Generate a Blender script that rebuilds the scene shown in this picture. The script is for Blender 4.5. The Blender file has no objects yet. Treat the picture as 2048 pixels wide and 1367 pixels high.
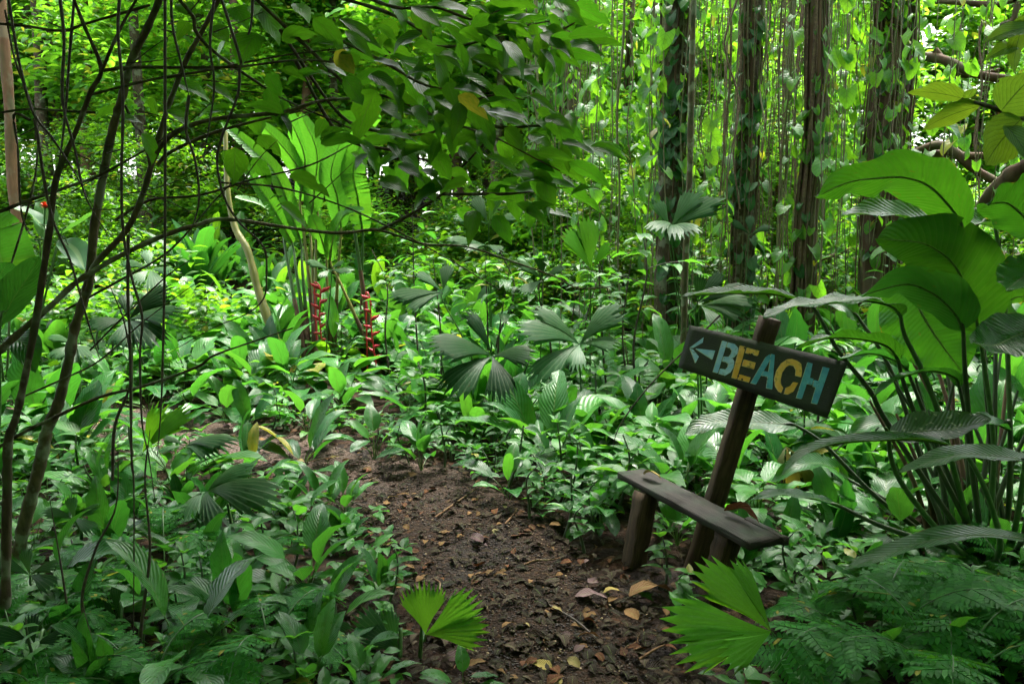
import bpy, math, random
import numpy as np
from mathutils import Vector, Matrix
random.seed(7); rng = np.random.default_rng(11)
S = bpy.context.scene; COL = S.collection
R = math.radians
# ------------------------------------------------------------------ camera
CAMZ, PITCH, FPX = 1.6, R(7.6), 1593.0
cd = bpy.data.cameras.new('camera'); cd.sensor_width = 36; cd.lens = 28; cd.clip_end = 600; cd.clip_start = .05
cam = bpy.data.objects.new('camera', cd); COL.objects.link(cam)
cam.location = (0, 0, CAMZ); cam.rotation_euler = (R(90)-PITCH, 0, 0); S.camera = cam
# ------------------------------------------------------------------ light
SUN_EL, SUN_AZ = R(64), R(25)          # azimuth from +Y towards +X
w = bpy.data.worlds.new('World'); S.world = w; w.use_nodes = True
nt = w.node_tree; bg = nt.nodes['Background']; sk = nt.nodes.new('ShaderNodeTexSky')
sk.sky_type = 'NISHITA'; sk.sun_disc = False; sk.sun_elevation = SUN_EL; sk.sun_rotation = SUN_AZ
sk.dust_density = 5.0; sk.air_density = 1.0; sk.ozone_density = 1.0
hs_ = nt.nodes.new('ShaderNodeHueSaturation'); hs_.inputs['Saturation'].default_value = .34   # overcast: little blue
nt.links.new(sk.outputs[0], hs_.inputs['Color']); nt.links.new(hs_.outputs[0], bg.inputs[0]); bg.inputs[1].default_value = .15
sd = bpy.data.lights.new('sun', 'SUN'); sd.energy = 1.3; sd.angle = R(18); sd.color = (1, .95, .84)
sun = bpy.data.objects.new('sun', sd); COL.objects.link(sun)
sdir = Vector((math.sin(SUN_AZ)*math.cos(SUN_EL), math.cos(SUN_AZ)*math.cos(SUN_EL), math.sin(SUN_EL)))
sun.rotation_euler = sdir.to_track_quat('Z', 'Y').to_euler(); sun.location = sdir*60
vs = S.view_settings; S.display_settings.display_device = 'sRGB'
vs.view_transform = 'Standard'; vs.look = 'None'; vs.exposure = 3.0; vs.gamma = 1; vs.use_curve_mapping = False
cy = S.cycles; cy.use_denoising = True; cy.max_bounces = 7; cy.diffuse_bounces = 4; cy.glossy_bounces = 2
cy.transmission_bounces = 6; cy.transparent_max_bounces = 4; cy.sample_clamp_indirect = 6; cy.caustics_reflective = False; cy.caustics_refractive = False
cy.use_adaptive_sampling = True; cy.adaptive_threshold = .02

# ------------------------------------------------------------------ pixel helpers (photo pixels, 2048 wide)
def ray(px, py):
    a, b = (px-1024)/FPX, (683.5-py)/FPX
    return Vector((a, math.cos(PITCH)+b*math.sin(PITCH), -math.sin(PITCH)+b*math.cos(PITCH)))
def at(px, py, Y):
    d = ray(px, py); k = Y/d.y
    return Vector((d.x*k, Y, CAMZ+d.z*k))
def pj(p):
    d = p-Vector((0, 0, CAMZ)); f = d.y*math.cos(PITCH)-d.z*math.sin(PITCH); u = d.y*math.sin(PITCH)+d.z*math.cos(PITCH)
    return 1024+FPX*d.x/f, 683.5-FPX*u/f
def sm(x, a, b):
    t = np.clip((x-a)/(b-a), 0, 1); return t*t*(3-2*t)
def height(x, y):
    x = np.asarray(x, float); y = np.asarray(y, float)
    left = sm(-x, -3.5, 5.0)
    h = left*np.clip(y-8.5, 0, 22)*.17
    h = h-.05*np.clip(y-10, 0, 12)*sm(x, 0, 6)
    h = h+.035*np.sin(x*2.1+1)*np.sin(y*1.7)+.05*np.sin(x*.7+y*.5)*sm(y, 5, 9)
    return h
def H(x, y): return float(height(x, y))
def ground(px, py):
    d = ray(px, py); k = 1.0
    for _ in range(400):
        p = Vector((0, 0, CAMZ))+d*k
        if p.z <= H(p.x, p.y) or k > 60: break
        k += .02+.004*k
    return Vector((p.x, p.y, H(p.x, p.y)))
PATHPX = [(1150, 1480), (1105, 1367), (1060, 1250), (985, 1130), (905, 1040), (790, 985), (650, 940), (480, 893), (300, 856), (120, 838), (-100, 830)]
PATH = np.array([ground(*p)[:2] for p in PATHPX])
PATH = np.vstack([PATH[0]+np.array([.3, -1.6]), PATH])
def catmull(P, n=8):
    P = np.asarray(P, float); m = len(P)
    if m == 2: return np.linspace(P[0], P[1], n+1)
    Q = np.vstack([2*P[0]-P[1], P, 2*P[-1]-P[-2]]); out = []
    t = np.linspace(0, 1, n, endpoint=False)[:, None]
    for i in range(1, m):
        a, b, c, d = Q[i-1], Q[i], Q[i+1], Q[i+2]
        out.append(.5*((2*b)+(c-a)*t+(2*a-5*b+4*c-d)*t*t+(3*b-a-3*c+d)*t**3))
    out.append(P[-1:]); return np.vstack(out)
PC = catmull(PATH, 10)
def pathdist(x, y): return float(np.sqrt(((PC-np.array([x, y]))**2).sum(1)).min())

# ------------------------------------------------------------------ mesh helpers
def smooth(me):
    me.polygons.foreach_set('use_smooth', np.ones(len(me.polygons), bool))
def mesh_np(name, V, Q, UV=None, mat=None, sm_=True):
    me = bpy.data.meshes.new(name); V = np.asarray(V, np.float32); Q = np.asarray(Q, np.int32); k = Q.shape[1]
    me.vertices.add(len(V)); me.vertices.foreach_set('co', V.ravel())
    me.loops.add(Q.size); me.loops.foreach_set('vertex_index', Q.ravel())
    me.polygons.add(len(Q)); me.polygons.foreach_set('loop_start', np.arange(0, Q.size, k, dtype=np.int32))
    if UV is not None:
        ul = me.uv_layers.new(name='UVMap'); ul.data.foreach_set('uv', np.asarray(UV, np.float32)[Q.ravel()].ravel())
    me.update(calc_edges=True); me.validate()
    if sm_: smooth(me)
    if mat: me.materials.append(mat)
    return me
class MB:
    """collects pieces of one mesh"""
    def __init__(s): s.v = []; s.q = []; s.uv = []; s.n = 0
    def add(s, V, Q, UV=None):
        V = np.asarray(V, float); s.v.append(V); s.q.append(np.asarray(Q)+s.n)
        s.uv.append(np.zeros((len(V), 2)) if UV is None else np.asarray(UV)); s.n += len(V)
    def mesh(s, name, mat=None, sm_=True): return mesh_np(name, np.vstack(s.v), np.vstack(s.q), np.vstack(s.uv), mat, sm_)
def tube(P, r, n=6, seg=5, knob=0.0):
    P = np.asarray([tuple(p) for p in P], float); C = catmull(P, seg); m = len(C)
    r = np.interp(np.linspace(0, 1, m), np.linspace(0, 1, len(r)), r) if np.ndim(r) else np.full(m, float(r))
    if knob: r = r*(1+knob*rng.uniform(-1, 1, m))
    T = np.gradient(C, axis=0); T /= np.linalg.norm(T, axis=1)[:, None]+1e-9
    ref = np.array([1., 0, 0]) if abs(T[0][0]) < .8 else np.array([0, 0, 1.])
    A = np.cross(T, ref); A /= np.linalg.norm(A, axis=1)[:, None]+1e-9; B = np.cross(T, A)
    th = np.linspace(0, 2*math.pi, n, endpoint=False)
    V = (C[:, None]+r[:, None, None]*(np.cos(th)[None, :, None]*A[:, None]+np.sin(th)[None, :, None]*B[:, None])).reshape(-1, 3)
    i = np.arange(m-1)[:, None]; j = np.arange(n)[None]; jn = (j+1) % n
    Q = np.stack([i*n+j, i*n+jn, (i+1)*n+jn, (i+1)*n+j], -1).reshape(-1, 4)
    UV = np.stack([np.tile(np.linspace(0, 1, n), m), np.repeat(np.linspace(0, 1, m), n)], -1)
    return V, Q, UV
def gridq(a, b):
    i = np.arange(a)[:, None]; j = np.arange(b)[None]
    return np.stack([i*(b+1)+j, i*(b+1)+j+1, (i+1)*(b+1)+j+1, (i+1)*(b+1)+j], -1).reshape(-1, 4)
PROF = {
 'lance': lambda t: (t+.004)**.75*(1.003-t)**.85, 'ovate': lambda t: (t+.003)**.55*(1.004-t)**.95*(1-.25*t**4),
 'paddle': lambda t: (t+.002)**.45*(1.002-t)**.68, 'banana': lambda t: (t+.004)**.28*(1.002-t)**.36,
 'strap': lambda t: (t+.02)**.6*(1.003-t)**.6, 'drip': lambda t: (t+.003)**.62*(1.0-t)**1.25+.045*(1.004-t)*t,
 'heart': lambda t: (1.004-t)**.85*(.62+.9*t)}
def prof(kind, t):
    g = PROF[kind]; return g(t)/g(np.linspace(0, 1, 101)).max()
def leaf_geo(kind='lance', W=.4, nl=8, nw=4, arch=.6, p=1.0, fold=.25, wave=.0, freq=3, twist=0, rag=.05, bite=.0):
    """unit leaf: base at the origin, tip at (0,1,0), top side +Z"""
    t = np.linspace(0, 1, nl+1); u = np.linspace(-1, 1, nw+1); ang = arch*(.5-t**p)
    dy, dz = np.cos(ang), np.sin(ang)
    y = np.concatenate([[0], np.cumsum((dy[1:]+dy[:-1])/2)]); z = np.concatenate([[0], np.cumsum((dz[1:]+dz[:-1])/2)])
    th = math.atan2(z[-1], y[-1]); L = math.hypot(y[-1], z[-1]); c, s_ = math.cos(-th)/L, math.sin(-th)/L
    y, z = y*c-z*s_, y*s_+z*c; ang = ang-th; w_ = prof(kind, t)*W/2
    ph = rng.uniform(0, 6.28); U, T = np.meshgrid(u, t); w2 = np.repeat(w_[:, None], nw+1, 1)
    if nl > 4:
        side = (U > 0).astype(int); fr_ = 1+rag*rng.normal(0, 1, (nl+1, 2)); fr_[0] = fr_[-1] = 1
        if rng.random() < bite: fr_[int(rng.integers(2, nl-1)), int(rng.integers(2))] = rng.uniform(.35, .7)
        w2 = w2*fr_[np.arange(nl+1)[:, None], side]*(1+rng.uniform(-.1, .1)*np.sign(U))
    off = np.abs(U)*w2*math.sin(fold)+wave*W*np.sin(freq*6.28*T+ph+(U < 0)*2.1)*U**2*np.minimum(1, w2/(W*.2))
    x = U*w2*math.cos(fold); tw = twist*T
    x, off = x*np.cos(tw)-off*np.sin(tw), x*np.sin(tw)+off*np.cos(tw)
    Y = y[:, None]-np.sin(ang)[:, None]*off; Z = z[:, None]+np.cos(ang)[:, None]*off
    if kind == 'heart': Y = Y-.32*np.abs(U)**1.3*(1-T)**2.5
    V = np.stack([x, Y, Z], -1).reshape(-1, 3); UV = np.stack([(U+1)/2, T], -1).reshape(-1, 2)
    return V, gridq(nl, nw), UV
def lobe_geo(npl=7, spread=.5, droop=.5, tooth=.16, amp=.03, nr=7):
    """unit pleated fan lobe, along +Y"""
    na = 2*npl; a = np.linspace(-spread, spread, na+1)
    cut = rng.uniform(.5, 1.5, na+1)
    V = []; UV = []
    for i in range(nr+1):
        f = i/nr
        for j in range(na+1):
            e = abs(a[j])/spread; rm = 1-.16*e**2-.05*e**6
            if i == nr: rr = rm*(1-(tooth*cut[j] if j % 2 else .0))
            elif i == nr-1: rr = rm*(.84)
            else: rr = rm*f*.84/((nr-1)/nr)
            k = a[j]*(.55+.45*min(1, rr*1.6))
            x, y = rr*math.sin(k), rr*math.cos(k)
            z = amp*(1 if j % 2 else -1)*min(rr*1.5, 1)*(1 if i < nr else .4)-droop*rr**2.2-.25*droop*(rr*e)**2
            V.append((x, y*(1-.12*droop*rr), z)); UV.append((j*.5, rr))
    V = np.array(V); tip = V[(nr)*(na+1)+npl if npl % 2 == 0 else nr*(na+1)+npl-1]
    th = math.atan2(tip[2], tip[1]); L = math.hypot(tip[1], tip[2]); c, s_ = math.cos(-th)/L, math.sin(-th)/L
    y, z = V[:, 1]*c-V[:, 2]*s_, V[:, 1]*s_+V[:, 2]*c
    return np.stack([V[:, 0]/L, y, z], -1), gridq(nr, na), np.array(UV)
def ribbon(P, W, N, kind='paddle', nl=26, nw=8, fold=.15, curl=0.0, wave=.03, freq=3, tears=0, asym=0, rib=0):
    """leaf along a 3D midrib; N = one normal hint or one per midrib point (the top side)"""
    P = np.array([tuple(p) for p in P], float); C0 = catmull(P, 12)
    s = np.concatenate([[0], np.cumsum(np.linalg.norm(np.diff(C0, axis=0), axis=1))]); s /= s[-1]
    t = np.linspace(0, 1, nl+1); C = np.stack([np.interp(t, s, C0[:, k]) for k in range(3)], -1)
    N = np.array(N, float)
    if N.ndim == 1: N = np.tile(N, (2, 1))
    NN = np.stack([np.interp(t, np.linspace(0, 1, len(N)), N[:, k]) for k in range(3)], -1)
    T = np.gradient(C, axis=0); T /= np.linalg.norm(T, axis=1)[:, None]
    Sd = np.cross(T, NN); Sd /= np.linalg.norm(Sd, axis=1)[:, None]+1e-9; Nn = np.cross(Sd, T)
    u = np.linspace(-1, 1, nw+1); wt = prof(kind, t)*W/2; ph = rng.uniform(0, 6.28); V = []; UV = []
    for i in range(nl+1):
        for j in range(nw+1):
            uu = u[j]; b = wt[i]*(1+asym*uu)
            o = abs(uu)*b*math.sin(fold)+curl*uu*uu*b+wave*W*math.sin(freq*6.28*t[i]+ph+(2 if uu < 0 else 0))*uu*uu
            V.append(C[i]+Sd[i]*uu*b*math.cos(fold)+Nn[i]*o); UV.append(((uu+1)/2, t[i]))
    Q = gridq(nl, nw); V = np.array(V); UV = np.array(UV)
    if tears:
        rows = set(rng.choice(np.arange(2, nl-1), min(tears, nl-4), replace=False).tolist())
        V = V.reshape(nl+1, nw+1, 3).copy(); VV = [V.reshape(-1, 3)]; base = (nl+1)*(nw+1); UVV = [UV]
        Q = Q.copy().reshape(nl, nw, 4)
        for r_ in rows:
            side = rng.random() < .5; row = V[r_].copy(); g = (C[min(r_+1, nl)]-C[r_])*rng.uniform(.3, .75)
            for j in range(nw+1):
                e = max(0, (u[j] if side else -u[j])-.15)/.85
                row[j] = row[j]+g*e+Nn[r_]*(-.03*W*e)
            VV.append(row); UVV.append(UV.reshape(nl+1, nw+1, 2)[r_])
            idx = base+np.arange(nw+1)
            Q[r_, :, 0] = idx[:-1]; Q[r_, :, 1] = idx[1:]; base += nw+1
        V = np.vstack(VV); UV = np.vstack([x.reshape(-1, 2) for x in UVV]); Q = Q.reshape(-1, 4)
    if nl >= 30 and not tears:
        keep = np.ones(len(Q), bool)
        for _ in range(int(rng.integers(0, 4))): keep[int(rng.integers(3, nl-2))*nw+(0 if rng.random() < .5 else nw-1)] = False
        Q = Q[keep]
    if rib:      # the raised midrib
        tv, tq, tu = tube(C[:-1]-Nn[:-1]*rib*.35, [rib, rib*.25], 6, 1); tu[:] = (.5, .5); Q = np.vstack([Q, tq+len(V)]); V = np.vstack([V, tv]); UV = np.vstack([UV, tu])
    return V, Q, UV
def frame(base, tip, n, wscale=1.0):
    base = Vector(base); y = Vector(tip)-base; L = y.length; y = y/L; n = Vector(n)
    x = y.cross(n)
    if x.length < 1e-4: x = y.cross(Vector((.3, .2, 1)))
    x.normalize(); z = x.cross(y)
    return Matrix(((x.x*L*wscale, y.x*L, z.x*L, base.x), (x.y*L*wscale, y.y*L, z.y*L, base.y), (x.z*L*wscale, y.z*L, z.z*L, base.z), (0, 0, 0, 1)))
def join_geo(name, geo, mats, mat):
    """many copies of one template in ONE mesh (stuff, crowns)"""
    V, Q, UV = geo; M = np.array([np.array(m) for m in mats]); n = len(V)
    VV = np.einsum('mij,nj->mni', M[:, :3, :3], V)+M[:, None, :3, 3]
    QQ = (Q[None]+(np.arange(len(M))*n)[:, None, None]).reshape(-1, Q.shape[1])
    return mesh_np(name, VV.reshape(-1, 3), QQ, np.tile(UV, (len(M), 1)), mat)

# ------------------------------------------------------------------ objects
def tag(o, label=None, cat=None, group=None, kind=None):
    if label: o['label'] = label
    if cat: o['category'] = cat
    if group: o['group'] = group
    if kind: o['kind'] = kind
    return o
def empty(name, loc, label, cat, group=None, rz=0, sc=1):
    o = bpy.data.objects.new(name, None); COL.objects.link(o); o.location = loc; o.rotation_euler = (0, 0, rz); o.scale = (sc, sc, sc)
    o.empty_display_size = .05
    return tag(o, label, cat, group)
def ob(name, me, parent=None, M=None):
    o = bpy.data.objects.new(name, me); COL.objects.link(o)
    if parent: o.parent = parent
    if M is not None: o.matrix_basis = M
    return o
def part(name, geo, mat, root, sm_=True, label=None):
    """world-space geometry -> child mesh of a root that only has a location"""
    V, Q, UV = geo; V = np.asarray(V)-np.array(root.location)
    o = ob(name, mesh_np(name, V, Q, UV, mat, sm_), root)
    if label: o['label'] = label
    return o

# ------------------------------------------------------------------ materials
def nodes(name):
    m = bpy.data.materials.new(name); m.use_nodes = True; nt = m.node_tree; nt.nodes.clear()
    return m, nt
def N(nt, t, **k):
    n = nt.nodes.new(t)
    for a, b in k.items():
        if isinstance(a, str) and hasattr(n, a): setattr(n, a, b)
    return n
def L(nt, a, b): nt.links.new(a, b)
def math_(nt, op, a, b=None, c=None):
    n = nt.nodes.new('ShaderNodeMath'); n.operation = op
    for i, v in enumerate((a, b, c)):
        if v is None: continue
        if isinstance(v, (int, float)): n.inputs[i].default_value = v
        else: L(nt, v, n.inputs[i])
    return n.outputs[0]
def mix_(nt, f, a, b, bt='MIX'):
    n = nt.nodes.new('ShaderNodeMix'); n.data_type = 'RGBA'; n.blend_type = bt
    for i, v in ((0, f), (6, a), (7, b)):
        if isinstance(v, (int, float)): n.inputs[i].default_value = v
        elif isinstance(v, tuple): n.inputs[i].default_value = (*v, 1)
        else: L(nt, v, n.inputs[i])
    return n.outputs[2]
def ramp(nt, f, stops):
    n = nt.nodes.new('ShaderNodeValToRGB'); cr = n.color_ramp
    while len(cr.elements) < len(stops): cr.elements.new(.5)
    for e, (p, c) in zip(cr.elements, stops): e.position = p; e.color = (*c, 1)
    L(nt, f, n.inputs[0]); return n.outputs[0]
def noise(nt, scale, detail=3, vec=None, rough=.55):
    n = nt.nodes.new('ShaderNodeTexNoise'); n.inputs['Scale'].default_value = scale; n.inputs['Detail'].default_value = detail; n.inputs['Roughness'].default_value = rough
    if vec is None:
        tc = nt.nodes.new('ShaderNodeTexCoord'); vec = tc.outputs['Object']
    L(nt, vec, n.inputs['Vector']); return n.outputs['Fac']
def leafmat(name, a, b, tr, gloss=.4, vein=14, slant=.5, rib=.3, bump=.35, back=1.5, yellow=.05, tmix=.4, spots=0, ribdark=False, sp=.3, edge=0, pleat=0):
    m, nt = nodes(name)
    oi = N(nt, 'ShaderNodeObjectInfo'); ge = N(nt, 'ShaderNodeNewGeometry'); uv = N(nt, 'ShaderNodeUVMap')
    sx = N(nt, 'ShaderNodeSeparateXYZ'); L(nt, uv.outputs[0], sx.inputs[0])
    rnd = math_(nt, 'FRACT', math_(nt, 'ADD', oi.outputs['Random'], math_(nt, 'MULTIPLY', ge.outputs['Random Per Island'], 1.0)))
    rnd2 = math_(nt, 'FRACT', math_(nt, 'MULTIPLY', rnd, 7.31))
    au = math_(nt, 'MULTIPLY', math_(nt, 'ABSOLUTE', math_(nt, 'SUBTRACT', sx.outputs[0], .5)), 2)
    n1 = noise(nt, 6, 4, uv.outputs[0]); n2 = noise(nt, 28, 4)
    base = mix_(nt, rnd, a, b)
    v = math_(nt, 'ADD', .62, math_(nt, 'ADD', math_(nt, 'MULTIPLY', n1, .45), math_(nt, 'MULTIPLY', n2, .3)))
    v = math_(nt, 'MULTIPLY', v, math_(nt, 'ADD', .72, math_(nt, 'MULTIPLY', rnd2, .56)))
    cb = N(nt, 'ShaderNodeCombineColor'); [L(nt, v, cb.inputs[i]) for i in range(3)]
    base = mix_(nt, 1.0, base, cb.outputs[0], 'MULTIPLY')
    # yellowed and browned leaves
    yf = math_(nt, 'MULTIPLY', math_(nt, 'GREATER_THAN', rnd2, 1-yellow), math_(nt, 'MULTIPLY', n1, 1.3))
    base = mix_(nt, yf, base, (.28, .22, .03))
    # midrib and side veins
    mr = math_(nt, 'LESS_THAN', au, .035)
    ph = math_(nt, 'MULTIPLY', math_(nt, 'SUBTRACT', sx.outputs[1], math_(nt, 'MULTIPLY', au, slant*.4)), vein*6.283)
    wv = math_(nt, 'SINE', ph); vl = math_(nt, 'GREATER_THAN', wv, .86)
    ribc = (.01, .03, .006) if ribdark else (.17, .26, .07)
    base = mix_(nt, math_(nt, 'MULTIPLY', mr, rib+.25), base, ribc)
    base = mix_(nt, math_(nt, 'MULTIPLY', vl, rib*.45), base, ribc)
    if pleat:   # pale rib along each fold
        tri = math_(nt, 'ABSOLUTE', math_(nt, 'SUBTRACT', math_(nt, 'FRACT', sx.outputs[0]), .5)); base = mix_(nt, math_(nt, 'MULTIPLY', math_(nt, 'LESS_THAN', tri, .1), pleat), base, (.2, .28, .13))
    if spots:
        n3 = noise(nt, 55, 2); base = mix_(nt, math_(nt, 'MULTIPLY', math_(nt, 'GREATER_THAN', n3, .64), spots), base, (.3, .34, .2))
    # insect holes' brown rims / blemishes
    n4 = noise(nt, 9, 1, uv.outputs[0]); base = mix_(nt, math_(nt, 'MULTIPLY', math_(nt, 'GREATER_THAN', math_(nt, 'ADD', n4, math_(nt, 'MULTIPLY', rnd2, .12)), .8), .7), base, (.1, .06, .02))
    if edge:
        n5 = noise(nt, 5, 3, uv.outputs[0]); ef = math_(nt, 'MULTIPLY', math_(nt, 'GREATER_THAN', math_(nt, 'ADD', au, math_(nt, 'MULTIPLY', n5, .5)), 1.27), edge); base = mix_(nt, ef, base, (.13, .075, .025)); yf = math_(nt, 'MAXIMUM', yf, math_(nt, 'MULTIPLY', ef, .6))
    under = mix_(nt, 1.0, base, (back, back*.95, back*1.1), 'MULTIPLY')
    col = mix_(nt, ge.outputs['Backfacing'], base, under)
    bs = N(nt, 'ShaderNodeBsdfPrincipled'); L(nt, col, bs.inputs['Base Color'])
    bs.inputs['Specular IOR Level'].default_value = sp
    rg = math_(nt, 'ADD', math_(nt, 'ADD', gloss, math_(nt, 'MULTIPLY', math_(nt, 'SUBTRACT', n2, .5), .3)), math_(nt, 'MULTIPLY', ge.outputs['Backfacing'], .25))
    L(nt, rg, bs.inputs['Roughness'])
    tl = N(nt, 'ShaderNodeBsdfTranslucent')
    tc = mix_(nt, 1.0, mix_(nt, rnd, tr, (tr[0]*1.45, tr[1]*1.12, tr[2]*.8)), cb.outputs[0], 'MULTIPLY')
    tc = mix_(nt, math_(nt, 'MULTIPLY', mr, .7), tc, (.03, .07, .01)); tc = mix_(nt, math_(nt, 'MULTIPLY', vl, .35), tc, (.04, .1, .01))
    tc = mix_(nt, yf, tc, (.5, .35, .03)); L(nt, tc, tl.inputs[0])
    bp = N(nt, 'ShaderNodeBump'); bp.inputs['Strength'].default_value = bump; bp.inputs['Distance'].default_value = .004
    L(nt, math_(nt, 'ADD', wv, math_(nt, 'MULTIPLY', n2, 2.0)), bp.inputs['Height']); L(nt, bp.outputs[0], bs.inputs['Normal'])
    mx = N(nt, 'ShaderNodeMixShader'); mx.inputs[0].default_value = tmix; L(nt, bs.outputs[0], mx.inputs[1]); L(nt, tl.outputs[0], mx.inputs[2])
    o = N(nt, 'ShaderNodeOutputMaterial'); L(nt, mx.outputs[0], o.inputs[0]); return m
def barkmat(name, a, b, scale=14, stretch=.25, lichen=0, bump=.6, rough=.85):
    m, nt = nodes(name); tc = N(nt, 'ShaderNodeTexCoord'); mp = N(nt, 'ShaderNodeMapping'); mp.inputs['Scale'].default_value = (1, 1, stretch)
    L(nt, tc.outputs['Object'], mp.inputs[0]); n1 = noise(nt, scale, 5, mp.outputs[0]); n2 = noise(nt, scale*.22, 4)
    oi = N(nt, 'ShaderNodeObjectInfo')
    c = mix_(nt, ramp(nt, n1, [(.3, (0, 0, 0)), (.7, (1, 1, 1))]), a, b)
    if lichen: c = mix_(nt, math_(nt, 'MULTIPLY', ramp(nt, n2, [(.52, (0, 0, 0)), (.6, (1, 1, 1))]), lichen), c, (.2, .23, .15))
    n3 = noise(nt, scale*.35, 3, mp.outputs[0]); c = mix_(nt, ramp(nt, n3, [(.5, (0, 0, 0)), (.68, (.7, .7, .7))]), c, (.035, .055, .018))
    bs = N(nt, 'ShaderNodeBsdfPrincipled'); L(nt, c, bs.inputs['Base Color']); bs.inputs['Roughness'].default_value = rough; bs.inputs['Specular IOR Level'].default_value = .2
    bp = N(nt, 'ShaderNodeBump'); bp.inputs['Strength'].default_value = bump; bp.inputs['Distance'].default_value = .01
    L(nt, n1, bp.inputs['Height']); L(nt, bp.outputs[0], bs.inputs['Normal'])
    o = N(nt, 'ShaderNodeOutputMaterial'); L(nt, bs.outputs[0], o.inputs[0]); return m
def plainmat(name, a, b, scale=20, rough=.6, bump=.2, stretch=(1, 1, 1), thr=(.35, .65), spec=.5):
    m, nt = nodes(name); tc = N(nt, 'ShaderNodeTexCoord'); mp = N(nt, 'ShaderNodeMapping'); mp.inputs['Scale'].default_value = stretch
    L(nt, tc.outputs['Object'], mp.inputs[0]); n1 = noise(nt, scale, 5, mp.outputs[0])
    oi = N(nt, 'ShaderNodeObjectInfo'); ge = N(nt, 'ShaderNodeNewGeometry')
    c = mix_(nt, ramp(nt, n1, [(thr[0], (0, 0, 0)), (thr[1], (1, 1, 1))]), a, b)
    bs = N(nt, 'ShaderNodeBsdfPrincipled'); L(nt, c, bs.inputs['Base Color']); bs.inputs['Roughness'].default_value = rough; bs.inputs['Specular IOR Level'].default_value = spec
    bp = N(nt, 'ShaderNodeBump'); bp.inputs['Strength'].default_value = bump; bp.inputs['Distance'].default_value = .006
    L(nt, n1, bp.inputs['Height']); L(nt, bp.outputs[0], bs.inputs['Normal'])
    o = N(nt, 'ShaderNodeOutputMaterial'); L(nt, bs.outputs[0], o.inputs[0]); return m
M = {}
M['tree'] = leafmat('tree_leaf', (.01, .055, .006), (.018, .08, .008), (.09, .34, .01), .34, 7, 1.2, .16, .2, 1.4, .012, .38, sp=.22, edge=.5)
M['broad'] = leafmat('broad_leaf', (.01, .08, .014), (.04, .165, .026), (.08, .34, .025), .3, 13, .8, .2, .28, 1.4, .01, .32, sp=.34, edge=.5)
M['herb'] = leafmat('herb_leaf', (.018, .105, .016), (.045, .175, .026), (.11, .4, .025), .36, 9, 1.0, .18, .25, 1.35, .01, .36, sp=.28)
M['dark'] = leafmat('dark_leaf', (.009, .062, .014), (.017, .092, .018), (.05, .26, .02), .3, 12, .9, .18, .3, 1.4, .015, .3, sp=.2)
M['paddle'] = leafmat('paddle_leaf', (.011, .085, .011), (.02, .115, .015), (.045, .19, .006), .3, 26, .35, .25, .3, 1.5, .0, .38, sp=.34, edge=.8)
M['dusty'] = leafmat('dusty_leaf', (.022, .075, .02), (.04, .1, .03), (.07, .22, .02), .36, 22, .35, .22, .3, 1.4, .0, .3, spots=.7, sp=.5)
M['banana'] = leafmat('banana_leaf', (.035, .14, .018), (.05, .18, .02), (.06, .24, .012), .32, 34, .1, .6, .35, 1.35, .0, .4, sp=.5)
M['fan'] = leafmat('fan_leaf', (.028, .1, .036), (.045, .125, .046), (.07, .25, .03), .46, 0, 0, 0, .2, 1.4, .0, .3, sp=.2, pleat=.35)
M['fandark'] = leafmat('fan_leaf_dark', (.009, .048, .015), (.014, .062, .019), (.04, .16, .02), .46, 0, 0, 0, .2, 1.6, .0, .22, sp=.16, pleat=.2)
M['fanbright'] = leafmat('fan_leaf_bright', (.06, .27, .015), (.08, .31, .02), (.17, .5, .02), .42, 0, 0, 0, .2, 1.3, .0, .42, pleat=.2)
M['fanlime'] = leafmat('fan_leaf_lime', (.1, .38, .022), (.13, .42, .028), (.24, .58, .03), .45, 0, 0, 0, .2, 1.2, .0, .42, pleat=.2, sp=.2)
M['fanold'] = leafmat('fan_leaf_old', (.1, .15, .03), (.14, .16, .04), (.25, .3, .05), .5, 0, 0, 0, .2, 1.3, .4, .35)
M['fern'] = leafmat('fern_leaf', (.018, .11, .018), (.03, .15, .02), (.08, .34, .02), .42, 0, 0, 0, .1, 1.35, .015, .36, sp=.08)
M['vine'] = leafmat('vine_leaf', (.016, .1, .018), (.06, .2, .022), (.2, .58, .02), .4, 4, 1.2, .18, .2, 1.4, .03, .44, sp=.3)
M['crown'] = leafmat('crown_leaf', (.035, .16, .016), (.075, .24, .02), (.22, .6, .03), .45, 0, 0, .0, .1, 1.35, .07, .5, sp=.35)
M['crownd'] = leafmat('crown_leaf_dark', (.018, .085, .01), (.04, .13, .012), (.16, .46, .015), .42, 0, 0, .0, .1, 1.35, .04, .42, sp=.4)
M['lit'] = leafmat('large_veined_leaf', (.045, .14, .015), (.06, .17, .018), (.2, .38, .02), .48, 8, 1.3, .5, .3, 1.2, .0, .45, ribdark=True)
M['bark'] = barkmat('bark_dark', (.026, .019, .011), (.08, .06, .033), 40, .3, .5)
M['barkp'] = barkmat('bark_lichen', (.045, .037, .02), (.13, .105, .055), 36, .35, .8)
M['barkb'] = barkmat('bark_brown', (.085, .045, .022), (.17, .1, .05), 14, .2, .25)
M['barkr'] = barkmat('bark_roots', (.035, .02, .013), (.13, .08, .05), 9, .06, .2, 1.0)
M['twig'] = plainmat('twig_bark', (.022, .015, .009), (.055, .04, .022), 60, .7, .3)
M['root'] = plainmat('aerial_root', (.07, .042, .026), (.16, .11, .065), 30, .8, .2)
M['vstem'] = plainmat('vine_stem', (.07, .085, .025), (.13, .12, .04), 40, .6, .2)
M['stalk'] = plainmat('green_stalk', (.03, .09, .02), (.06, .13, .03), 30, .45, .15)
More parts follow.
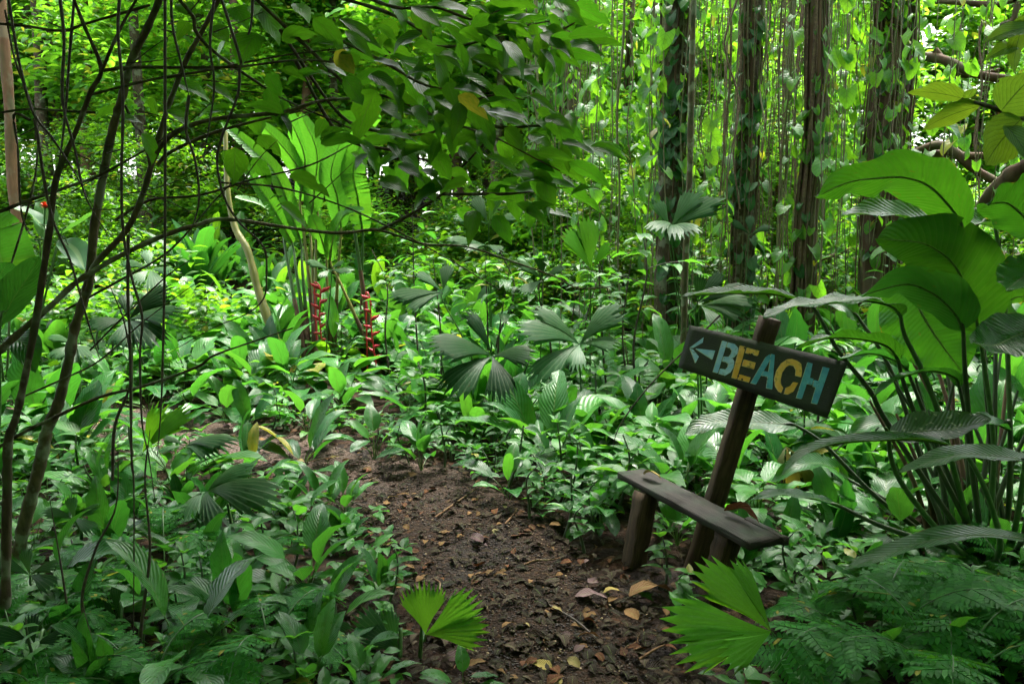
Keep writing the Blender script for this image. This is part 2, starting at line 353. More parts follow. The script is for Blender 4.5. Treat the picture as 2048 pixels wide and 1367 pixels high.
M['stalkd'] = plainmat('dark_stalk', (.018, .04, .014), (.04, .06, .02), 30, .5, .15, (1, 1, .2))
M['stalky'] = plainmat('yellow_stalk', (.14, .15, .03), (.22, .2, .05), 20, .5, .1, (1, 1, .2))
M['sheath'] = plainmat('brown_sheath', (.05, .025, .015), (.14, .075, .04), 30, .7, .4, (1, 1, .06))
M['nail'] = plainmat('rusty_nail', (.05, .02, .012), (.1, .045, .025), 60, .6)
M['red'] = plainmat('red_bract', (.42, .012, .03), (.56, .03, .05), 30, .4, .05)
M['orange'] = plainmat('orange_flower', (.5, .06, .02), (.65, .12, .04), 30, .5, .1)
# ------------------------------------------------------------------ setting: ground, path
def litter_mat(name, soil_a, soil_b, gravel, dry=False):
    m, nt = nodes(name); tc = N(nt, 'ShaderNodeTexCoord'); ob_ = tc.outputs['Object']
    n1 = noise(nt, 2.2, 5, ob_); n2 = noise(nt, 38, 4, ob_); n3 = noise(nt, 140, 2, ob_)
    c = mix_(nt, ramp(nt, n1, [(.3, (0, 0, 0)), (.7, (1, 1, 1))]), soil_a, soil_b)
    if dry:   # the far stretch of the path is paler, dry clay
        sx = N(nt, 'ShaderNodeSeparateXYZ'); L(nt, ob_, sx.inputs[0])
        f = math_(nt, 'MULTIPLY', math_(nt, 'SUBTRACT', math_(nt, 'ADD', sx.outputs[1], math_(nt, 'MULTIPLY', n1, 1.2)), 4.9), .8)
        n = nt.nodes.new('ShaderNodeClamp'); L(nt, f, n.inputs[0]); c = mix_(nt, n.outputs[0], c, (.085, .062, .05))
    vo = N(nt, 'ShaderNodeTexVoronoi'); vo.inputs['Scale'].default_value = 22 if not gravel else 60; L(nt, ob_, vo.inputs['Vector'])
    sc = N(nt, 'ShaderNodeSeparateColor'); L(nt, vo.outputs['Color'], sc.inputs[0])
    lc = ramp(nt, sc.outputs[0], [(0, (.01, .006, .004)), (.35, (.028, .014, .008)), (.6, (.045, .024, .012)), (.8, (.025, .018, .014)), (1, (.09, .055, .026))])
    c = mix_(nt, math_(nt, 'MULTIPLY', math_(nt, 'GREATER_THAN', sc.outputs[1], .45), .75 if not gravel else .5), c, lc)
    v = math_(nt, 'ADD', .45, math_(nt, 'ADD', math_(nt, 'MULTIPLY', n2, .75), math_(nt, 'MULTIPLY', n3, .35)))
    cb = N(nt, 'ShaderNodeCombineColor'); [L(nt, v, cb.inputs[i]) for i in range(3)]
    c = mix_(nt, 1.0, c, cb.outputs[0], 'MULTIPLY')
    bs = N(nt, 'ShaderNodeBsdfPrincipled'); L(nt, c, bs.inputs['Base Color'])
    L(nt, ramp(nt, n1, [(.35, (.6, .6, .6)), (.5, (.95, .95, .95))]), bs.inputs['Roughness']); bs.inputs['Specular IOR Level'].default_value = .1
    bp = N(nt, 'ShaderNodeBump'); bp.inputs['Strength'].default_value = .9; bp.inputs['Distance'].default_value = .012
    L(nt, math_(nt, 'ADD', math_(nt, 'MULTIPLY', vo.outputs['Distance'], -1.2), math_(nt, 'ADD', n2, math_(nt, 'MULTIPLY', n3, .5))), bp.inputs['Height']); L(nt, bp.outputs[0], bs.inputs['Normal'])
    o = N(nt, 'ShaderNodeOutputMaterial'); L(nt, bs.outputs[0], o.inputs[0]); return m
def sinhspace(a, b, n, c, k):
    t = np.linspace(-1, 1, n); s = np.sinh(k*t)/np.sinh(k); return np.where(s < 0, c+s*(c-a), c+s*(b-c))
gx = sinhspace(-170, 170, 240, 0, 5.2); gy = sinhspace(-60, 260, 260, 4.5, 5.2)
X, Y = np.meshgrid(gx, gy); Z = height(X, Y)+.02*np.sin(X*9+np.sin(Y*5)*2)*np.sin(Y*8)
V = np.stack([X, Y, Z], -1).reshape(-1, 3)
ob('ground', mesh_np('ground', V, gridq(259, 239), np.zeros((len(V), 2)), litter_mat('forest_floor', (.009, .0058, .0036), (.018, .011, .0065), False)))['kind'] = 'structure'
dense = []; acc = 0
for a, b in zip(PC[:-1], PC[1:]):
    k = max(1, int(np.linalg.norm(b-a)/.022)); dense += [a+(b-a)*i/k for i in range(k)]
dense = np.array(dense); T = np.gradient(dense, axis=0); T /= np.linalg.norm(T, axis=1)[:, None]; nw = 60
u = np.linspace(-1, 1, nw+1); s = np.arange(len(dense))*.022
hw = .47+.06*np.sin(s*2.3)+.05*np.sin(s*5.1+1)
PX = dense[:, None, 0]-T[:, None, 1]*u[None]*hw[:, None]; PY = dense[:, None, 1]+T[:, None, 0]*u[None]*hw[:, None]
from mathutils import noise as mn
lump = np.array([[0.018*mn.noise((x*5, y*5, 0))+.006*mn.noise((x*17, y*17, 3))+.003*mn.noise((x*50, y*50, 7)) for x, y in zip(r1, r2)] for r1, r2 in zip(PX, PY)])
edge = np.abs(u)[None]+.08*np.sin(PY*7)*np.sin(PX*11)
PZ = height(PX, PY)+.028+lump-.1*sm(edge, .78, 1.0)
V = np.stack([PX, PY, PZ], -1).reshape(-1, 3)
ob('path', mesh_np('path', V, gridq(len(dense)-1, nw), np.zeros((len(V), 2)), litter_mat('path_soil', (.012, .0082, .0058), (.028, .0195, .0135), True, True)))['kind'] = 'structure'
def pathz(x, y): return H(x, y)+.03

# ------------------------------------------------------------------ bench and sign
def woodmat(name, a, b, moss=.0):
    m, nt = nodes(name); tc = N(nt, 'ShaderNodeTexCoord'); mp = N(nt, 'ShaderNodeMapping'); mp.inputs['Scale'].default_value = (1, .06, 1)
    L(nt, tc.outputs['UV'], mp.inputs[0]); mp.inputs['Scale'].default_value = (1.0, .07, 1)
    g = noise(nt, 26, 6, mp.outputs[0], .7); n2 = noise(nt, 7, 4)
    c = mix_(nt, ramp(nt, g, [(.32, (0, 0, 0)), (.68, (1, 1, 1))]), a, b)
    c = mix_(nt, ramp(nt, n2, [(.48, (0, 0, 0)), (.7, (.8, .8, .8))]), c, (.018, .035, .016) if moss else (.02, .014, .01))
    bs = N(nt, 'ShaderNodeBsdfPrincipled'); L(nt, c, bs.inputs['Base Color']); bs.inputs['Roughness'].default_value = .7; bs.inputs['Specular IOR Level'].default_value = .2
    bp = N(nt, 'ShaderNodeBump'); bp.inputs['Strength'].default_value = .8; bp.inputs['Distance'].default_value = .006
    L(nt, math_(nt, 'ADD', g, math_(nt, 'MULTIPLY', n2, .4)), bp.inputs['Height']); L(nt, bp.outputs[0], bs.inputs['Normal'])
    o = N(nt, 'ShaderNodeOutputMaterial'); L(nt, bs.outputs[0], o.inputs[0]); return m
W_POST = woodmat('weathered_post', (.014, .008, .0045), (.1, .063, .036)); W_PLANK = woodmat('dark_plank', (.008, .006, .0045), (.038, .032, .024), .5)
def beam(A, B, wa, wb, side, jit=.004, n=10, chip=0):
    """worn rectangular timber from A to B: width wa along `side`, depth wb, with worn edges"""
    A, B = np.array(A), np.array(B); T = (B-A)/np.linalg.norm(B-A); s_ = np.array(side, float); s_ -= T*s_.dot(T); s_ /= np.linalg.norm(s_); d = np.cross(T, s_)
    c = min(wa, wb)*.1; pr = [(-wa/2+c, -wb/2), (wa/2-c, -wb/2), (wa/2, -wb/2+c), (wa/2, wb/2-c), (wa/2-c, wb/2), (-wa/2+c, wb/2), (-wa/2, wb/2-c), (-wa/2, -wb/2+c)]
    V = []; UV = []; k = len(pr); Lg = np.linalg.norm(B-A)
    for i in range(n+1):
        for j, (x, y) in enumerate(pr):
            V.append(A+T*(Lg*i/n)+s_*(x+rng.uniform(-jit, jit))+d*(y+rng.uniform(-jit, jit))); UV.append((j*.13, Lg*i/n*2))
    Q = [(i*k+j, i*k+(j+1) % k, (i+1)*k+(j+1) % k, (i+1)*k+j) for i in range(n) for j in range(k)]
    for e, off in ((0, -T*.002), (n, T*.002)):   # end caps, four quads round a centre line
        b0 = e*k; q = [(0, 1, 2, 3), (0, 3, 4, 7), (4, 5, 6, 7)]
        Q += [tuple(b0+x for x in f) if e else tuple(b0+x for x in f[::-1]) for f in q]
    return np.array(V), np.array(Q), np.array(UV)
def up(p, dz): return Vector((p[0], p[1], p[2]+dz))
gl = at(1262, 1160, 3.70); gl.z = H(gl.x, gl.y)-.06; gr = at(1414, 1228, 3.34); gr.z = H(gr.x, gr.y)-.06
tl, tr_ = at(1292, 985, 3.76), at(1458, 1068, 3.26)
bench = empty('bench', (gl.x, gl.y, H(gl.x, gl.y)), 'low dark weathered plank bench leaning under the beach sign', 'bench')
pa, pb = at(1262, 946, 4.0), at(1532, 1086, 3.06); ax = (pb-pa).normalized(); sd_ = ax.cross(Vector((0, 0, 1))).normalized()
part('seat_plank', beam(pa, pb, .165, .031, sd_, .0025, 16), W_PLANK, bench, False)
o = part('seat_splinter', beam(pa+ax*.80-sd_*.088+Vector((0, 0, .004)), pb+ax*.015-sd_*.088, .03, .034, sd_, .003, 5), W_PLANK, bench, False)
part('leg', beam(gl, tl, .095, .09, sd_, .004), W_POST, bench, False); part('leg', beam(gr, tr_, .095, .09, sd_, .004), W_POST, bench, False)

pbase = at(1378, 1165, 3.66); pbase.z = H(pbase.x, pbase.y)-.08; ptop = at(1540, 636, 3.56)
sign = empty('signpost', (pbase.x, pbase.y, H(pbase.x, pbase.y)), 'leaning wooden post carrying the dark painted beach sign', 'sign')
part('post', beam(pbase, ptop, .082, .075, (1, 0, 0), .003, 18), W_POST, sign, False)
bc = [at(1379, 649, 3.66), at(1696, 724, 3.38), at(1655, 835, 3.33), at(1356, 734, 3.63)]       # board corners
ctr = sum(bc, Vector())/4; bn = (bc[1]-bc[3]).cross(bc[2]-bc[0]).normalized()
if bn.y > 0: bn = -bn
def on_board(px, py, h):
    d = ray(px, py); o_ = Vector((0, 0, CAMZ)); k = (ctr-o_).dot(bn)/d.dot(bn); return o_+d*k+bn*h
bc = [c-bn*(c-ctr).dot(bn) for c in bc]
def boardmat():
    m, nt = nodes('charcoal_board'); tc = N(nt, 'ShaderNodeTexCoord'); mp = N(nt, 'ShaderNodeMapping'); mp.inputs['Scale'].default_value = (1.2, 14, 1); L(nt, tc.outputs['UV'], mp.inputs[0])
    g = noise(nt, 3.2, 6, mp.outputs[0], .7); n2 = noise(nt, 5, 4); n3 = noise(nt, 130, 3)
    c = mix_(nt, g, (.012, .013, .013), (.034, .034, .032))
    c = mix_(nt, ramp(nt, n2, [(.45, (0, 0, 0)), (.62, (1, 1, 1))]), c, (.028, .042, .018))
    c = mix_(nt, math_(nt, 'MULTIPLY', math_(nt, 'GREATER_THAN', n3, .69), .6), c, (.13, .11, .09))
    bs = N(nt, 'ShaderNodeBsdfPrincipled'); L(nt, c, bs.inputs['Base Color']); bs.inputs['Roughness'].default_value = .6
    bp = N(nt, 'ShaderNodeBump'); bp.inputs['Strength'].default_value = .7; bp.inputs['Distance'].default_value = .003; L(nt, math_(nt, 'ADD', g, math_(nt, 'MULTIPLY', n3, .4)), bp.inputs['Height']); L(nt, bp.outputs[0], bs.inputs['Normal'])
    o = N(nt, 'ShaderNodeOutputMaterial'); L(nt, bs.outputs[0], o.inputs[0]); return m
def board_geo(th=.03):
    nx, ny = 24, 8; V = []; UV = []
    for k in (0, 1):
        for i in range(ny+1):
            for j in range(nx+1):
                a, b = j/nx, i/ny; p = (bc[0]*(1-a)+bc[1]*a)*(1-b)+(bc[3]*(1-a)+bc[2]*a)*b
                e = .0025*(rng.random()-.5) if (i in (0, ny) or j in (0, nx)) else 0
                V.append(tuple(p-bn*th*k+(bc[0]-bc[3]).normalized()*e)); UV.append((a, b))
    q = gridq(ny, nx); n1 = (nx+1)*(ny+1); Q = list(map(tuple, q[:, ::-1]))+[tuple(x+n1) for x in q]
    loop = [j for j in range(nx+1)]+[(i+1)*(nx+1)-1 for i in range(1, ny+1)]+[ny*(nx+1)+j for j in range(nx-1, -1, -1)]+[i*(nx+1) for i in range(ny-1, 0, -1)]
    for a, b in zip(loop, loop[1:]+loop[:1]): Q.append((a, b, b+n1, a+n1))
    return np.array(V), np.array(Q), np.array(UV)
board = part('board', board_geo(), boardmat(), sign, False)
def paint(name, a, b, wear):
    m, nt = nodes(name); n1 = noise(nt, 18, 5); n2 = noise(nt, 75, 4); c = mix_(nt, ramp(nt, n1, [(.35, (0, 0, 0)), (.65, (1, 1, 1))]), a, b)
    c = mix_(nt, math_(nt, 'MULTIPLY', ramp(nt, math_(nt, 'ADD', math_(nt, 'MULTIPLY', n2, .6), math_(nt, 'MULTIPLY', n1, .4)), [(.55, (0, 0, 0)), (.64, (1, 1, 1))]), wear), c, (.03, .032, .03))
    bs = N(nt, 'ShaderNodeBsdfPrincipled'); L(nt, c, bs.inputs['Base Color']); bs.inputs['Roughness'].default_value = .55
    o = N(nt, 'ShaderNodeOutputMaterial'); L(nt, bs.outputs[0], o.inputs[0]); return m
PB = paint('pale_blue_paint', (.26, .52, .78), (.5, .72, .86), .5); PT = paint('teal_blue_paint', (.06, .3, .46), (.14, .48, .62), .5)
PYL = paint('yellow_paint', (.78, .4, .04), (.92, .56, .13), .5); PG = paint('pale_outline', (.42, .55, .45), (.6, .62, .45), .8)
PYO = paint('warm_outline', (.7, .5, .2), (.75, .6, .35), .8)
for fx, fy in ((.385, .2), (.40, .78), (.425, .3), (.43, .82)):
    p = (bc[0]*(1-fx)+bc[1]*fx)*(1-fy)+(bc[3]*(1-fx)+bc[2]*fx)*fy; V, Q, UV = tube([p-bn*.002, p+bn*.0035], [.0055, .0045], 8, 1); n8 = len(V)-8
    Q = np.vstack([Q, [(n8, n8+1, n8+2, n8+3), (n8, n8+3, n8+4, n8+7), (n8+4, n8+5, n8+6, n8+7)]]); V = V-np.array(sign.location)
    ob('nail', mesh_np('nail', V, Q, UV, M['nail']), board)
Z4 = lambda x, y: (1200+x*550/2048, 580+y*550/2048)
def poly(pts, h, mat, name):
    me = bpy.data.meshes.new(name); root = Vector(sign.location); f = [on_board(*Z4(x, y), h)-root for x, y in pts]; b = [on_board(*Z4(x, y), .0004)-root for x, y in pts]; k = len(f)
    a = sum(f[i].cross(f[(i+1) % k]).dot(bn) for i in range(k))
    if a < 0: f.reverse(); b.reverse()
    me.from_pydata([tuple(x) for x in f+b], [], [list(range(k))]+[[i, i+k, (i+1) % k+k, (i+1) % k] for i in range(k)]); me.materials.append(mat)
    return me
def painted(name, polys, mat, rim, root_label):
    """one painted character: stencil pieces (parts of the letter) over a pale rim"""
    import bmesh
    bm = bmesh.new()
    for p in polys:
        c = np.mean(p, 0); q = [tuple(np.array(x)+np.array((-5, 2.5))) for x in p]; me = poly(q, .0012, rim, 'rim'); bm.from_mesh(me); bpy.data.meshes.remove(me)
    k = len(bm.faces)
    for p in polys:
        me = poly(p, .0022, mat, 'face'); bm.from_mesh(me); bpy.data.meshes.remove(me)
    bm.faces.ensure_lookup_table()
    for i, f in enumerate(bm.faces): f.material_index = 0 if i < k else 1
    me = bpy.data.meshes.new(name); bm.to_mesh(me); bm.free(); me.materials.append(rim); me.materials.append(mat)
    o = ob(name, me, board); o['label'] = root_label
painted('arrow_mark', [[(712, 434), (858, 450), (838, 516)], [(670, 427), (772, 352), (766, 390), (698, 428)], [(671, 432), (694, 442), (737, 494), (712, 542)]], PB, PG, 'pale blue and green arrow pointing left')
painted('letter', [[(912, 376), (948, 386), (878, 616), (843, 606)],
  [(954, 388), (1005, 402), (1030, 430), (1025, 470), (1002, 497), (988, 507), (1001, 530), (995, 575), (972, 612), (935, 634), (886, 620), (897, 584), (932, 590), (952, 572), (958, 548), (942, 535), (912, 528), (922, 494), (958, 496), (977, 474), (984, 450), (973, 432), (943, 421)]], PB, PG, 'pale blue letter B')
painted('letter', [[(1045, 412), (1085, 422), (1020, 660), (983, 650)], [(1096, 428), (1188, 452), (1176, 488), (1150, 482), (1138, 466), (1122, 474), (1086, 466)], [(1074, 515), (1160, 540), (1148, 588), (1060, 562)], [(1040, 626), (1122, 650), (1110, 685), (1028, 662)]], PYL, PYO, 'yellow letter E')
painted('letter', [[(1236, 498), (1266, 476), (1272, 510), (1208, 620), (1163, 700), (1124, 690)], [(1276, 474), (1302, 482), (1284, 736), (1240, 728), (1250, 644), (1202, 634), (1222, 602), (1256, 608)]], PT, PG, 'teal letter A')
painted('letter', [[(1430, 512), (1395, 514), (1350, 545), (1316, 600), (1301, 660), (1308, 715), (1332, 752), (1352, 762), (1365, 726), (1350, 705), (1346, 665), (1358, 612), (1386, 572), (1415, 556), (1445, 562), (1461, 592), (1457, 634), (1500, 645), (1505, 600), (1500, 550), (1470, 525)], [(1386, 726), (1373, 770), (1402, 775), (1440, 755), (1476, 690), (1440, 684), (1420, 712)]], PYL, PYO, 'yellow letter C')
painted('letter', [[(1548, 536), (1584, 546), (1564, 652), (1590, 660), (1580, 706), (1541, 696), (1503, 808), (1463, 800)], [(1662, 570), (1710, 582), (1618, 848), (1575, 838), (1608, 724), (1586, 715), (1594, 668), (1628, 678)]], PT, PG, 'teal letter H')
# ------------------------------------------------------------------ paddle-leaved giant (right)
CAMV = Vector((0, 0, CAMZ))
def facing(p, k=1.0, upw=.3, side=0):      # normal hint towards (k>0) or away from the viewer's side, tilted up
    d = (CAMV-Vector(p)).normalized()*k; return (d.x+side, d.y, d.z+upw)
def pts(l, Y): return [at(p[0], p[1], p[2] if len(p) > 2 else Y) for p in l]
def px2m(px, Y): return px/FPX*Y
pr = ground(1965, 1120); giant = empty('paddle_leaf_plant', (pr.x, pr.y, pr.z), 'giant clump with long paddle shaped leaves on tall stalks beside the sign', 'plant')
# midrib from the stalk to the tip, depth, width in px, normal (f: facing viewer, u: up), material, stalk pixels
GL = [
 ([(1925,458,3.3),(1908,424,3.28),(1861,374,3.2),(1809,355,3.1),(1758,356,3.05),(1697,364,3.0),(1632,393,2.95)], 104, (-.9,.55), 'paddle', [(1990,1050,3.6),(1975,800,3.5),(1955,600,3.4)]),
 ([(1990,452,3.7),(1930,440,3.6),(1860,440,3.5),(1758,424,3.4),(1683,432,3.3)], 74, (.75,.75), 'paddle', [(2010,1060,3.8),(2015,700,3.75)]),
 ([(2075,470,3.1),(2040,425,3.1),(2010,405,3.1),(1972,408,3.05)], 110, (-.8,.6), 'paddle', [(2030,1060,3.5),(2075,700,3.3)]),
 ([(1957,662,3.3),(1943,600,3.25),(1912,535,3.2),(1875,501,3.15),(1834,484,3.1),(1755,477,3.05)], 128, (-1,.25), 'paddle', [(1985,1050,3.55),(1988,895,3.5),(1970,740,3.4)]),
 ([(1815,560,3.6),(1835,610,3.55),(1870,670,3.5),(1926,746,3.45)], 150, (-1,.1), 'paddle', None),
 ([(1926,659,3.15),(1912,631,3.1),(1891,607,3.05),(1861,584,3.0),(1810,568,2.95),(1721,591,2.9)], 92, (-.75,.6), 'dark', [(1960,1060,3.6),(1943,895,3.5),(1930,740,3.3)]),
 ([(1800,630,3.1),(1782,611,3.08),(1724,600,3.05),(1656,606,3.0),(1587,612,2.95),(1526,634,2.9)], 70, (.12,1), 'paddle', [(1945,1075,3.6),(1882,843,3.4),(1844,741,3.3),(1810,672,3.2)]),
 ([(1625,612,3.3),(1553,588,3.3),(1485,586,3.25),(1416,588,3.2),(1365,592,3.15)], 44, (.15,1), 'paddle', [(1930,1075,3.6),(1775,846,3.5),(1741,782,3.45),(1676,700,3.4)]),
 ([(1796,720,3.35),(1775,692,3.32),(1724,678,3.3),(1656,676,3.25),(1591,698,3.2)], 52, (-.3,1), 'paddle', [(1945,1080,3.6),(1860,900,3.5),(1812,780,3.4)]),
 ([(1815,742,3.5),(1793,722,3.45),(1741,706,3.4),(1676,719,3.35)], 42, (-.35,1), 'dark', [(1950,1080,3.65),(1870,880,3.6)]),
 ([(1919,775,3.4),(1909,754,3.35),(1861,741,3.3),(1793,758,3.25),(1745,794,3.2)], 46, (-.4,1), 'dark', [(1960,1080,3.6),(1945,950,3.5),(1930,830,3.45)]),
 ([(1778,872,3.0),(1840,862,2.95),(1910,855,2.9),(1982,836,2.85)], 72, (.6,.8), 'dusty', [(1900,1085,3.3),(1800,960,3.1)]),
 ([(1935,912,2.75),(1878,884,2.72),(1792,878,2.7),(1673,886,2.65),(1601,910,2.6),(1562,950,2.55)], 34, (.1,1), 'paddle', [(2000,1090,3.2),(1975,990,3.0)]),
 ([(2085,925,2.6),(2000,912,2.6),(1912,910,2.6),(1796,945,2.55)], 52, (.35,1), 'paddle', [(2060,1120,3.1)]),
 ([(2085,1085,2.5),(2010,1072,2.5),(1936,1070,2.5),(1854,1082,2.48),(1775,1108,2.45),(1682,1140,2.4)], 44, (.3,1), 'paddle', [(2090,1200,2.8)]),
 ([(2075,655,2.8),(2030,672,2.78),(1990,690,2.75),(1942,686,2.7)], 96, (.8,.6), 'paddle', [(2040,1090,3.4),(2070,850,3.1)]),
 ([(2085,520,2.9),(2050,550,2.9),(2012,580,2.85)], 86, (.7,.7), 'paddle', [(2060,1090,3.4),(2100,800,3.1)]),
 ([(1590,850,3.9),(1545,846,3.88),(1485,842,3.85),(1416,846,3.8),(1368,870,3.75)], 62, (.5,.85), 'dusty', [(1880,1085,3.9),(1750,990,3.95),(1650,890,3.95)]),
 ([(1680,1012,3.3),(1638,998,3.28),(1553,988,3.25),(1496,1002,3.2)], 34, (.2,1), 'dark', [(1850,1080,3.5),(1760,1050,3.4)]),
 ([(1720,640,3.9),(1690,612,3.9),(1650,606,3.9)], 40, (.6,.7), 'paddle', [(1900,1080,3.8),(1790,760,3.85)]),
 ([(2020,860,3.3),(1985,845,3.3),(1940,850,3.3),(1880,880,3.3)], 56, (.2,.9), 'dark', [(2010,1080,3.6)]),
 ([(1995,640,3.9),(2020,600,3.9),(2060,590,3.9)], 60, (-.7,.5), 'paddle', [(1990,1060,3.8),(1990,800,3.85)]),
 ([(1700,960,4.1),(1660,930,4.1),(1600,930,4.0),(1540,965,4.0)], 46, (.5,.8), 'paddle', [(1880,1085,3.9),(1790,1010,4.0)]),
 ([(1830,880,4.0),(1790,850,4.0),(1740,850,4.0),(1690,880,4.0)], 46, (.4,.8), 'paddle', [(1930,1085,3.8)]),
]
for mid, wpx, (f, u_), mt, st in GL:
    P = pts(mid, 3); Ym = mid[len(mid)//2][2]; c = P[len(P)//2]
    n = facing(c, f, u_)
    lf = part('leaf', ribbon(P, px2m(wpx, Ym)*1.2, n, 'paddle' if wpx > 50 else 'lance', 34, 10, .18, rng.uniform(-.05, .25), rng.uniform(.03, .06), rng.uniform(2.2, 4.5), asym=rng.uniform(-.12, .12), rib=.006), M[mt], giant)
    if st:
        Q = pts(st, 3); Q[0] = up(Q[0], 0); q0 = Vector((pr.x+rng.uniform(-.14, .14), pr.y+rng.uniform(-.14, .14), pr.z-.03))
        part('stalk', tube([q0]+Q+[P[0], P[0].lerp(P[1], .5)], [.017, .013, .011, .008, .005], 7, 7), M['stalk'] if rng.random() < .5 else M['stalkd'], giant)
for k in range(22):   # bare and out-of-sight leaf stalks of the clump
    a = Vector((pr.x+rng.uniform(-.22, .25), pr.y+rng.uniform(-.15, .2), pr.z-.03)); h = rng.uniform(.5, 1.3); lean = Vector((rng.uniform(-.5, .3), rng.uniform(-.1, .35), 0))*h
    part('stalk', tube([a, a+lean*.35+Vector((0, 0, h*.5)), a+lean+Vector((0, 0, h))], [.016, .012, .006], 6, 6), M['stalkd'] if k % 3 else M['sheath'], giant)

# ------------------------------------------------------------------ fan-leaved plants
LOBE = {}
def lobe_mesh(mat, npl, spread, droop, v, kind=0):
    key = (mat, npl, round(spread, 2), round(droop, 1), v)
    if key not in LOBE:
        LOBE[key] = mesh_np('fan_lobe', *lobe_geo(npl, spread, droop, .2, .034), M[mat], False)
    return LOBE[key]
def fan(label, center, tips, mat, root_px=None, droop=.4, n=None, spreads=None, lean=None, nplist=None):
    """tips: (px, py, dY)"""
    cpx, cpy, Y = center; C = at(*center)
    if root_px: g = ground(*root_px)
    else: g = Vector((C.x+(lean or 0), C.y+.12, 0)); g.z = H(g.x, g.y)
    root = empty('fan_palm', g, label, 'fan palm')
    st = [g-Vector((0, 0, .03)), g.lerp(C, .45)+Vector((0, .05, .1)), C+Vector((0, .05, -.08)) if C.z > .3 else g.lerp(C, .8), C]
    part('stalk', tube(st, [.009, .007, .005, .004], 6, 6), M['stalk'], root)
    nn = n or facing(C, .6, .8)
    for i, t in enumerate(tips):
        T = at(t[0], t[1], Y+(t[2] if len(t) > 2 else 0)); sp = (spreads[i] if spreads else .5)
        npl = max(5, int(sp*22)); d_ = T-C
        o = ob('lobe', lobe_mesh(mat, npl, sp, droop, i % 2), root, frame(C-g, T-g, nn)); 
    return root
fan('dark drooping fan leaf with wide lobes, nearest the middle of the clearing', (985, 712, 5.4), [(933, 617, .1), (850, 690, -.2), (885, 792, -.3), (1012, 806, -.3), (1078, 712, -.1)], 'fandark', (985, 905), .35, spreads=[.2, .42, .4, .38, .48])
fan('pale grey green fan leaf hanging behind the dark drooping fan leaf', (1159, 689, 6.0), [(1028, 655, -.1), (1250, 606, .1), (1062, 768, -.25), (1150, 745, -.3), (1245, 690, -.1), (1062, 615, .1)], 'fan', (1165, 880), .35, spreads=[.36, .4, .36, .34, .36, .26])
fan('pale fan leaf tilted to one side above the dark drooping fan leaf', (885, 585, 6.6), [(772, 598, -.1), (832, 543, .1), (897, 524, .15), (812, 622, -.2)], 'fan', (985, 850), .2, spreads=[.3, .26, .28, .2])
fan('tall pale fan leaf standing upright against the vine hung trunks', (1340, 458, 7.4), [(1452, 392, 0), (1398, 376, .1), (1312, 398, .1), (1290, 458, -.1)], 'fan', (1375, 800), .15, spreads=[.34, .34, .3, .2])
fan('pale fan leaf held flat under the tall upright fan leaf', (1345, 452, 7.2), [(1400, 470, -.4), (1350, 482, -.45), (1300, 462, -.4)], 'fan', (1378, 795), .4, spreads=[.3, .3, .3])
fan('bright green pleated fan leaf standing upright in the middle thicket', (1183, 540, 6.8), [(1128, 455, .05), (1172, 432, .1), (1222, 482, .0)], 'fanbright', (1180, 830), .12, spreads=[.3, .32, .26])
fan('grey fan leaf spread upright below the hanging leafy branch', (977, 448, 7.8), [(905, 432, 0), (945, 388, .1), (998, 372, .1), (1045, 430, 0)], 'fan', (985, 760), .15, spreads=[.3, .32, .3, .3])
fan('narrow pale fan leaf held level below the hanging leafy branch', (972, 490, 7.4), [(890, 482, -.1), (930, 500, -.2), (1010, 505, -.2)], 'fan', (985, 770), .25, spreads=[.3, .25, .3])
fan('dark upright fan leaf just above the beach sign', (1395, 606, 5.2), [(1402, 545, .05), (1448, 542, .05), (1498, 572, 0)], 'fandark', (1400, 900), .1, spreads=[.3, .3, .3])
fan('pale fringed fan leaf drooping just above the beach sign', (1402, 612, 5.0), [(1515, 602, -.1), (1500, 640, -.15), (1440, 655, -.2)], 'fan', (1405, 905), .3, spreads=[.26, .26, .3])
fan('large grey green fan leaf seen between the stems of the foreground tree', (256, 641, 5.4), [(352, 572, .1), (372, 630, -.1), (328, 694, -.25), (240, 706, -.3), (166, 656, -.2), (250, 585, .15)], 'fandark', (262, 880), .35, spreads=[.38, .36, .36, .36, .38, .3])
fan('pale fan leaf half hidden under the large grey fan leaf', (150, 690, 6.2), [(98, 720, -.2), (140, 748, -.25), (190, 720, -.2), (95, 672, 0)], 'fan', (160, 860), .35, spreads=[.35, .35, .3, .3])
fan('pale fan leaf on the litter covered rise behind the stems', (300, 540, 8.5), [(240, 525, 0), (262, 570, -.3), (320, 590, -.35), (350, 545, -.1), (292, 498, .2)], 'fan', None, .3, spreads=[.35, .35, .35, .3, .3])
fan('drooping dull green fan leaf beside the bend of the path', (414, 982, 4.1), [(568, 1005, -.15), (515, 932, .05), (430, 1078, -.3), (362, 1045, -.25)], 'fan', (470, 1080), .5, spreads=[.4, .42, .34, .34], n=(-.2, -.55, .9))
fan('fresh green fan leaf with upright fingers behind the drooping fan leaf', (285, 905, 4.9), [(388, 812, .05), (330, 800, .1), (255, 940, -.2), (312, 945, -.2)], 'fanbright', (290, 960), .2, spreads=[.28, .3, .3, .28])
fan('flat fan leaf bent over the left end of the path', (369, 894, 4.8), [(484, 888, -.1), (325, 872, 0), (440, 918, -.15), (312, 905, -.1)], 'fan', (372, 990), .5, spreads=[.32, .3, .3, .28], n=(0, -.35, 1))
fan('dark green fan leaf low in the shaded front undergrowth', (232, 1228, 3.0), [(172, 1176, .05), (237, 1160, .1), (296, 1166, .05), (312, 1198, 0), (166, 1226, -.05)], 'fan', (236, 1300), .25, spreads=[.32, .3, .3, .26, .3], n=(0, -.7, .7))
